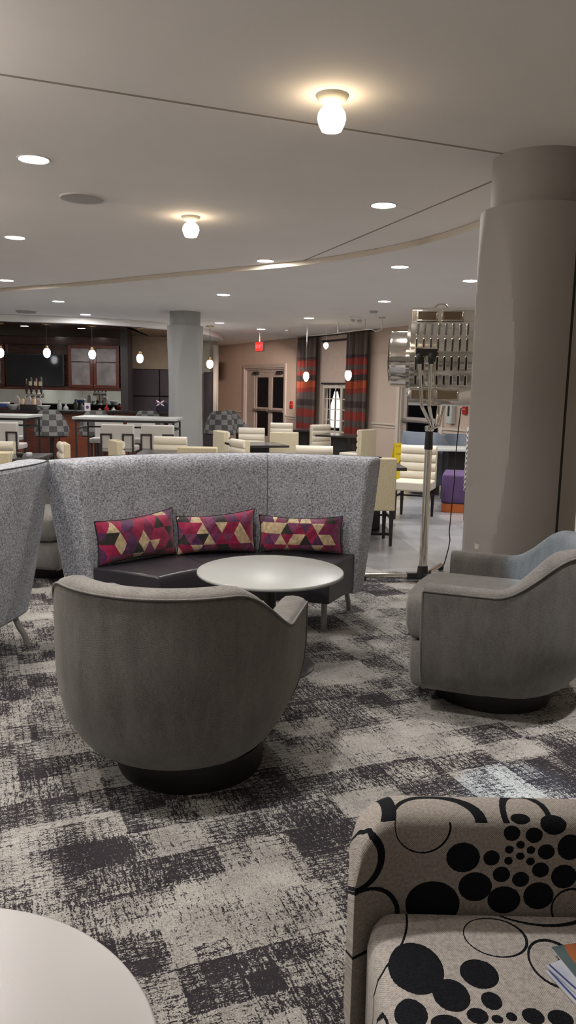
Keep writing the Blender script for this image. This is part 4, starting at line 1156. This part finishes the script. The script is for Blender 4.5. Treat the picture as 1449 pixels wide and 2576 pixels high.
MB().lathe([(.014, sx(756)), (.014, sx(940))], 12, c=(0, -.10, 2.81), axis='x').build('rod', m_postdark, cr, smooth=True)
for q in (758, 845, 938): MB().box((sx(q) - .01, -.11, 2.80), (sx(q) + .01, 0, 2.82)).build('bracket', m_postdark, cr)

# tall glowing lamp just beyond the window
p = wallw(sx(846), 0); p = p + Vector((p.x, p.y, 0)).normalized() * .75
gl = thing('teardrop_floor_lamp', 'tall glowing white teardrop lamp seen through the window panes', 'lamp', (p.x, p.y, 0))
zz = lambda py: at(845, py, p.y).z
MB().lathe([(.14, .02), (.15, .04), (.12, zz(1075) - .02)], 24).build('base', m_blackpaint, gl, smooth=True)
MB().lathe([(.10, zz(1075)), (.125, zz(1060)), (.14, zz(1040)), (.12, zz(1018)), (.07, zz(998)), (.04, zz(985))], 32).build('lamp_shade', glow('white_lamp', (1, .93, .85), 1.9), gl, smooth=True)

# exit sign, alarm pulls
p = at(653, 872, 18.6)
ex = thing('exit_sign', 'red lit EXIT sign hanging from the ceiling near the glass door', 'sign', (p.x, p.y, p.z), R(-52))
MB().box((-.15, -.02, -.11), (.15, .04, .11)).build('housing', m_blackmetal, ex, bevel=.005)
MB().box((-.14, -.025, -.10), (.14, -.02, .10)).build('lit_face', m_exit, ex)
text_mesh('lettering', 'EXIT', .12, m_exit2, ex, (0, -.0265, 0), (R(90), 0, 0), .001)
MB().lathe([(.012, .11), (.012, ZC2 - p.z)], 10).build('mounting_stem', m_trim, ex)
def alarm(label, px, py):
    s_, z = wallpt(px, py)
    t = on_wall('fire_alarm_pull', label, 'fire alarm', s_, z, .0, 'red fire alarm pulls')
    MB().box((-.06, -.045, -.09), (.06, -.001, .09)).build('body', m_red, t, bevel=.008)
    MB().box((-.045, -.06, -.015), (.045, -.045, .015)).build('pull_bar', plain('pale_red', (.55, .1, .09), .4), t, bevel=.004)
alarm('red fire alarm pull between the glass door and the left curtain', 735, 1018)
alarm('red fire alarm pull beside the white dispenser near the big column', 1172, 1030)
s_, z = wallpt(1140, 1043)
sd2 = on_wall('soap_dispenser', 'white sanitizer dispenser with dark window behind the spotlight', 'dispenser', s_, z, 0)
MB().box((-.085, -.11, -.17), (.085, -.001, .19)).build('housing', m_white_low, sd2, bevel=.015)
MB().box((-.028, -.114, -.03), (.028, -.11, .17)).build('window', m_blackmetal, sd2, bevel=.004)

# low-voltage rail and its pendants
tr = thing('track_rail', 'thin curved ceiling rail carrying small pendants by the window', 'light rail', at(850, 836, 15.5))
q0 = Vector(tr.location)
pts = [at(a_, b_, D_) - q0 for a_, b_, D_ in ((776, 845, 16.2), (815, 842, 15.9), (850, 838, 15.5), (885, 833, 15.1), (918, 829, 14.7), (935, 828, 14.5), (946, 834, 14.3), (960, 829, 14.2))]
MB().tube(pts, .010, 8).build('rail', m_steel, tr, smooth=True)
for i in (2, 4, 7):
    MB().lathe([(.006, 0), (.006, max(.03, ZC2 - (q0.z + pts[i].z)))], 8, c=pts[i]).build('rail_stem', m_steel, tr)
MB().lathe([(.06, -.02), (.06, 0)], 20, c=pts[7] + Vector((0, 0, ZC2 - q0.z - pts[7].z))).build('power_canopy', m_steel, tr, smooth=True)
def amber(label, px, py, D, hgt, w_, m):
    p = at(px, py, D); t = thing('rail_pendant', label, 'lamp', p, 0, 'small glowing rail pendants')
    zr_ = ZC2 - p.z
    MB().lathe([(.0012, hgt), (.0012, zr_ - .06)], 6).build('cord', m_steel, t)
    MB().lathe([(.012, -hgt - .02), (w_ * .55, -hgt), (w_, -.02), (w_ * .92, hgt * .55), (w_ * .6, hgt)], 24).build('glass_shade', m, t, smooth=True)
    if w_ > .055: MB().lathe([(.008, -hgt - .04), (.018, -hgt - .02), (.012, -hgt)], 12).build('finial', m_brass, t, smooth=True)
amber('amber teardrop pendant in front of the left red curtain', 770, 947, 15.8, .085, .06, m_amber)
amber('amber teardrop pendant in front of the right red curtain', 876, 944, 15.0, .085, .066, m_amber)
amber('small white spot under the rail, in front of the shade', 820, 869, 15.6, .05, .05, m_amber)

# ceiling gear
p = at(895, 801, 14.3)
sm = thing('emergency_light', 'small twin-headed emergency light on the low ceiling above the curtains', 'ceiling light', (p.x, p.y, ZC2))
MB().box((-.12, -.08, -.05), (.12, .08, 0)).build('housing', m_ceil, sm, bevel=.01)
for x in (-.06, .06): MB().lathe([(.03, -.10), (.05, -.07), (.03, -.05)], 16, c=(x, -.03, 0)).build('lamp_head', m_dlring, sm, smooth=True)
for px, py, lab in ((940, 782, 'flush smoke detector near the spotlight on the low ceiling'), (722, 830, 'flush smoke detector above the glass door'), (66, 783, 'flush grey ceiling vent above the bar soffit at far left')):
    p = atz(px, py, ZC2); big = px < 100
    dt = thing('ceiling_vent' if big else 'smoke_detector', lab, 'vent' if big else 'smoke detector', (p.x, p.y, ZC2), 0)
    k = 2.6 if big else 1
    MB().lathe([(.03 * k, -.035), (.06 * k, -.03), (.07 * k, -.008), (.07 * k, 0)], 24).build('cover', m_speaker, dt, smooth=True)
p = atz(210, 498, ZC1)
spk = thing('ceiling_speaker', 'round grey flush ceiling speaker with no light, left of the small globe lamp', 'speaker', (p.x, p.y, ZC1))
MB().lathe([(.145, -.008), (.165, -.010), (.172, 0)], 64).build('rim', m_dlring, spk, smooth=True)
MB().lathe([(.02, -.016), (.08, -.014), (.145, -.009)], 64).build('grille', m_speaker, spk, smooth=True)

# ------------------------------------------------------------------ wet floor sign, booth corner
p = atz(1001, 1205, 0)
ws = thing('wet_floor_sign', 'yellow folding wet floor sign standing behind the cream chairs', 'sign', (1.95, 13.7, 0), R(10))
for s_ in (-1, 1):
    n_ = MB(); y_b, y_t = s_ * .17, s_ * .012
    v = [(-.15, y_b, 0), (.15, y_b, 0), (.115, y_t, .66), (-.115, y_t, .66)]
    n_.add(v + [(x, y + s_ * .008, z) for x, y, z in v], [(0, 1, 2, 3), (4, 5, 6, 7), (0, 1, 5, 4), (1, 2, 6, 5), (2, 3, 7, 6), (3, 0, 4, 7)])
    n_.build('panel', m_yellow, ws)
tl = math.atan2(.158, .66)
sw = lambda z: -.17 + .158 * z / .66 - .0095
text_mesh('lettering', 'CAUTION', .045, m_blackink, ws, (0, sw(.47), .47), (R(90) - tl, 0, 0), .001)
text_mesh('lettering', 'CUIDADO', .038, m_red, ws, (0, sw(.60), .60), (R(90) - tl, 0, 0), .001)
tri = MB(); 
for k in range(3):
    a0, a1 = R(90 + 120 * k), R(210 + 120 * k)
    P0 = Vector((.095 * math.cos(a0), 0, .30 + .095 * math.sin(a0))); P1 = Vector((.095 * math.cos(a1), 0, .30 + .095 * math.sin(a1)))
    P0.y = sw(P0.z) - .002; P1.y = sw(P1.z) - .002
    tri.tube([P0, P1], .006, 6)
tri.tube([Vector((0, sw(.285) - .002, .285)), Vector((0, sw(.34) - .002, .34))], .007, 6)
tri.build('warning_triangle', m_blackink, ws)

def tubchair(label, px, D, rz):
    p = at(px, 1130, D); t = thing('tub_chair', label, 'chair', (p.x, p.y, 0), rz, 'blue-grey tub chairs')
    rows = []
    for i in range(29):
        a = lerp(-115, 115, i / 28); f = smooth01((abs(a) - 45) / 55); h = lerp(.88, .66, f)
        c, s_ = math.cos(R(a)), math.sin(R(a)); r_ = []
        for rad, z in ((.29, .14), (.34, .35), (.36, h - .02), (.35, h), (.31, h), (.30, h - .02), (.27, .42)): r_.append((rad * s_, -rad * c, z))
        rows.append(r_)
    MB().grid(rows, closed_u=True, caps=True).build('shell', m_bluegrey, t, smooth=True, angle=60)
    MB().lathe([(.24, .14), (.285, .16), (.285, .42), (.25, .46), (.05, .465)], 40, c=(0, .03, 0)).build('seat', m_bluegrey, t, smooth=True)
    MB().lathe([(.2, 0), (.2, .14)], 32).build('base', m_blackmetal, t, smooth=True)
    return t
tubchair('blue-grey tub chair behind the spotlight pole, left of the white table', 1074, 12.0, R(-35)).scale = (1.08, 1.08, 1.09)
tubchair('pale tub chair behind the white table, beside the big column', 1158, 12.6, R(170))
p = at(1125, 1126, 11.2)
wt = thing('booth_table', 'white table on a black pedestal above the purple ottoman', 'table', (p.x, p.y, 0))
MB().box((-.42, -.35, p.z - .03), (.60, .35, p.z + .005)).build('tabletop', m_white_low, wt, bevel=.005)
MB().box((-.02, -.22, 0), (.40, .22, p.z - .03)).build('pedestal', m_blackpaint, wt)
p = atz(1112, 1284, 0)
ot = thing('ottoman', 'purple cube ottoman on an orange plinth beside the big column', 'ottoman', (p.x + .36, p.y + .10, 0), R(-14))
MB().box((-.34, -.34, .115), (.34, .34, .50)).build('cushion', m_purple, ot, bevel=.03, seg=3)
MB().box((-.33, -.33, 0), (.33, .33, .115)).build('plinth', m_orangebase, ot, bevel=.004)
# banquette edge with black and white zigzag cloth, mostly hidden by the column
def zig():
    s = NT('zigzag_cloth'); x, y, z = s.sep(s.coord())
    q = s.math('FRACT', s.math('ADD', s.math('MULTIPLY', z, 16), s.math('MULTIPLY', s.math('PINGPONG', s.math('MULTIPLY', s.math('ADD', x, y), 22), 1.0), .8)))
    return s.out(s.mix(s.math('GREATER_THAN', q, .5), (.60, .57, .55), (.05, .045, .05)), .85)
pl0 = at(1164, 1180, 9.2)
zc2 = thing('banquette_back', 'upright bench end in black and white zigzag cloth peeping out beside the column', 'bench', (pl0.x + .475, pl0.y + .2, 0))
MB().box((-.40, -.05, .36), (.4, .06, 1.14)).build('zigzag_panel', zig(), zc2, bevel=.02)
MB().box((-.38, -.04, 0), (.4, .05, .36)).build('kick_panel', m_blackpaint, zc2)
s0_, z0_ = 0, 0
# tag at the column foot
a = R(-157); d_ = Vector((math.cos(a), math.sin(a), 0))
pt = at(1189, 1384, 4.72)
tg = thing('outlet_cover', 'small pale outlet cover low on the big column', 'outlet', (1.447 + d_.x * .302, 4.83 + d_.y * .302, pt.z), a + PI / 2)
MB().box((-.025, -.004, -.04), (.025, .008, .04)).build('plate', m_white_low, tg, bevel=.003)
for z in (-.018, .018): MB().box((-.010, -.006, z - .008), (.010, -.004, z + .008)).build('socket', m_cream, tg)

# ------------------------------------------------------------------ lights: fixtures of the room, and unseen lamps added
def lamp(loc, energy, color, size=.14, spread=130, kind='AREA', rot=(0, 0, 0)):
    l = bpy.data.lights.new('downlight_lamp', kind); l.energy = energy; l.color = color
    if kind == 'AREA': l.shape = 'DISK'; l.size = size; l.spread = R(spread)
    o = bpy.data.objects.new('downlight_lamp', l); COL.objects.link(o); o.location = loc; o.rotation_euler = rot
    return o
def downlight(label, px, py, zc, rad=.088, energy=26, color=(1, .955, .89)):
    p = atz(px, py, zc)
    t = thing('recessed_downlight', label, 'downlight', (p.x, p.y, zc), 0, 'round recessed downlights')
    MB().ring([(rad - .001, 0), (rad - .001, -.004), (rad + .004, -.0065), (rad + .010, -.006), (rad + .014, 0)]).build('trim_ring', m_dlring, t, smooth=True)
    MB().lathe([(rad, -.0035), (rad, -.001)], 48).build('diffuser', (m_disc if zc > 2.87 else m_disc_far) if rad > .08 else m_disc_small, t)
DL = [(85, 400, 1, 'bright recessed downlight at upper left, largest of all'), (965, 516, 1, 'recessed downlight left of the big column collar'), (38, 597, 1, 'recessed downlight at left, below the round speaker'),
      (668, 656, 1, 'recessed downlight just above the curved ceiling step'), (16, 705, 1, 'recessed downlight at the left edge, just above the ceiling step'),
      (1006, 671, 2, 'recessed downlight on the low ceiling, above the spotlight and to its left'), (1184, 706, 2, 'recessed downlight partly hidden by the left side of the big column'), (562, 741, 2, 'recessed downlight on the low ceiling right above the middle column'),
      (967, 758, 2, 'recessed downlight closest to the spotlight housing'), (147, 758, 2, 'recessed downlight on the low ceiling at left, nearer of the pair by the bar'), (215, 791, 2, 'recessed downlight on the low ceiling at left, close to the bar soffit'),
      (552, 812, 2, 'recessed downlight beside the collar of the middle column'), (777, 800, 2, 'recessed downlight above the left red curtain'), (657, 828, 2, 'recessed downlight just above the exit sign')]
for px, py, c, lab in DL: downlight(lab, px, py, ZC1 if c == 1 else ZC2)
for px, py, lab in ((62, 820, 'small downlight in the dark bar ceiling at left'), (205, 826, 'small downlight in the dark bar ceiling above the cabinet doors'), (412, 864, 'small downlight in the brown wood ceiling beside the middle column')):
    downlight(lab, px, py, 2.708, .075, 14)
def globe(label, px, py):
    p = atz(px, py, ZC1)
    t = thing('globe_ceiling_lamp', label, 'lamp', (p.x, p.y, ZC1), 0, 'frosted globe ceiling lamps')
    MB().lathe([(.024, -.046), (.036, -.038), (.056, -.029), (.070, -.016), (.077, -.004), (.077, 0)], 48).build('mount', plain('warm_white_mount', (.62, .58, .5), .5), t, smooth=True)
    MB().lathe([(.040, -.158), (.047, -.156), (.060, -.130), (.0675, -.104), (.064, -.080), (.053, -.062), (.038, -.050), (.026, -.044)], 48).build('glass_globe', m_globe, t, smooth=True)
globe('large frosted globe lamp on the ceiling, nearest the viewer', 836, 240)
globe('smaller-looking frosted globe lamp on the ceiling above the middle of the room', 480, 545)
# downlights of the same grid outside the frame; last two added, lighting the mirrored corner
for x, y, e_, c in ((-.62, 2.45, 26, (1, .955, .89)), (-2.85, 1.45, 26, (1, .955, .89)), (-3.9, 4.0, 26, (1, .955, .89)), (-4.85, 6.6, 26, (1, .955, .89)), (3.6, 9.8, 26, (1, .955, .89)), (-6, 9.3, 26, (1, .955, .89)), (-7, 12, 26, (1, .955, .89)), (-8.6, -1.8, 30, (1, .97, .93)), (-8.9, 1.4, 30, (1, .97, .93))):
    lamp((x, y, (ZC1 if y < 9 else ZC2) - .012), e_, c, .16)
l = bpy.data.lights.new('added_wall_spot', 'SPOT'); l.energy = 2600; l.color = (1, .80, .68); l.shadow_soft_size = .04; l.spot_size = R(26); l.spot_blend = .6  # spot without a fixture, added to brighten the wall left of the door
o = bpy.data.objects.new('added_wall_spot', l); COL.objects.link(o); o.location = (.311, 14.657, 2.83)
o.rotation_euler = (Vector((-1.35, 22.9, 1.15)) - Vector(o.location)).to_track_quat('-Z', 'Y').to_euler()
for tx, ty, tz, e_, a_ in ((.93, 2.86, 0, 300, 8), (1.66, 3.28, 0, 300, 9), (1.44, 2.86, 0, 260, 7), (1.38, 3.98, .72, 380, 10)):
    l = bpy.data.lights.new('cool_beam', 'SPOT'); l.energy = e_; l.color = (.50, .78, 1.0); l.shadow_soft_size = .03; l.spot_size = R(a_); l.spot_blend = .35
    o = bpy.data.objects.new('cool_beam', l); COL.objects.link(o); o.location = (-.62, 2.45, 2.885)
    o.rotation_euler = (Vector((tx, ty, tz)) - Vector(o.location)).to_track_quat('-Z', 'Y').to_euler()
lamp((1.62, 2.95, ZC1 - .012), 9, (1, .95, .90), .12, 62)  # unseen warm lamp added to keep the carpet by the right chair lit
for x, y, e_ in ((-2.1, 3.0, 48), (-3.6, 5.6, 60), (-.9, .9, 10)):
    l = bpy.data.lights.new('ceiling_fill', 'POINT'); l.energy = e_; l.color = (1, .90, .78); l.shadow_soft_size = .07  # unseen point lamps added out of frame to brighten the near ceiling
    o = bpy.data.objects.new('ceiling_fill', l); COL.objects.link(o); o.location = (x, y, 2.68)
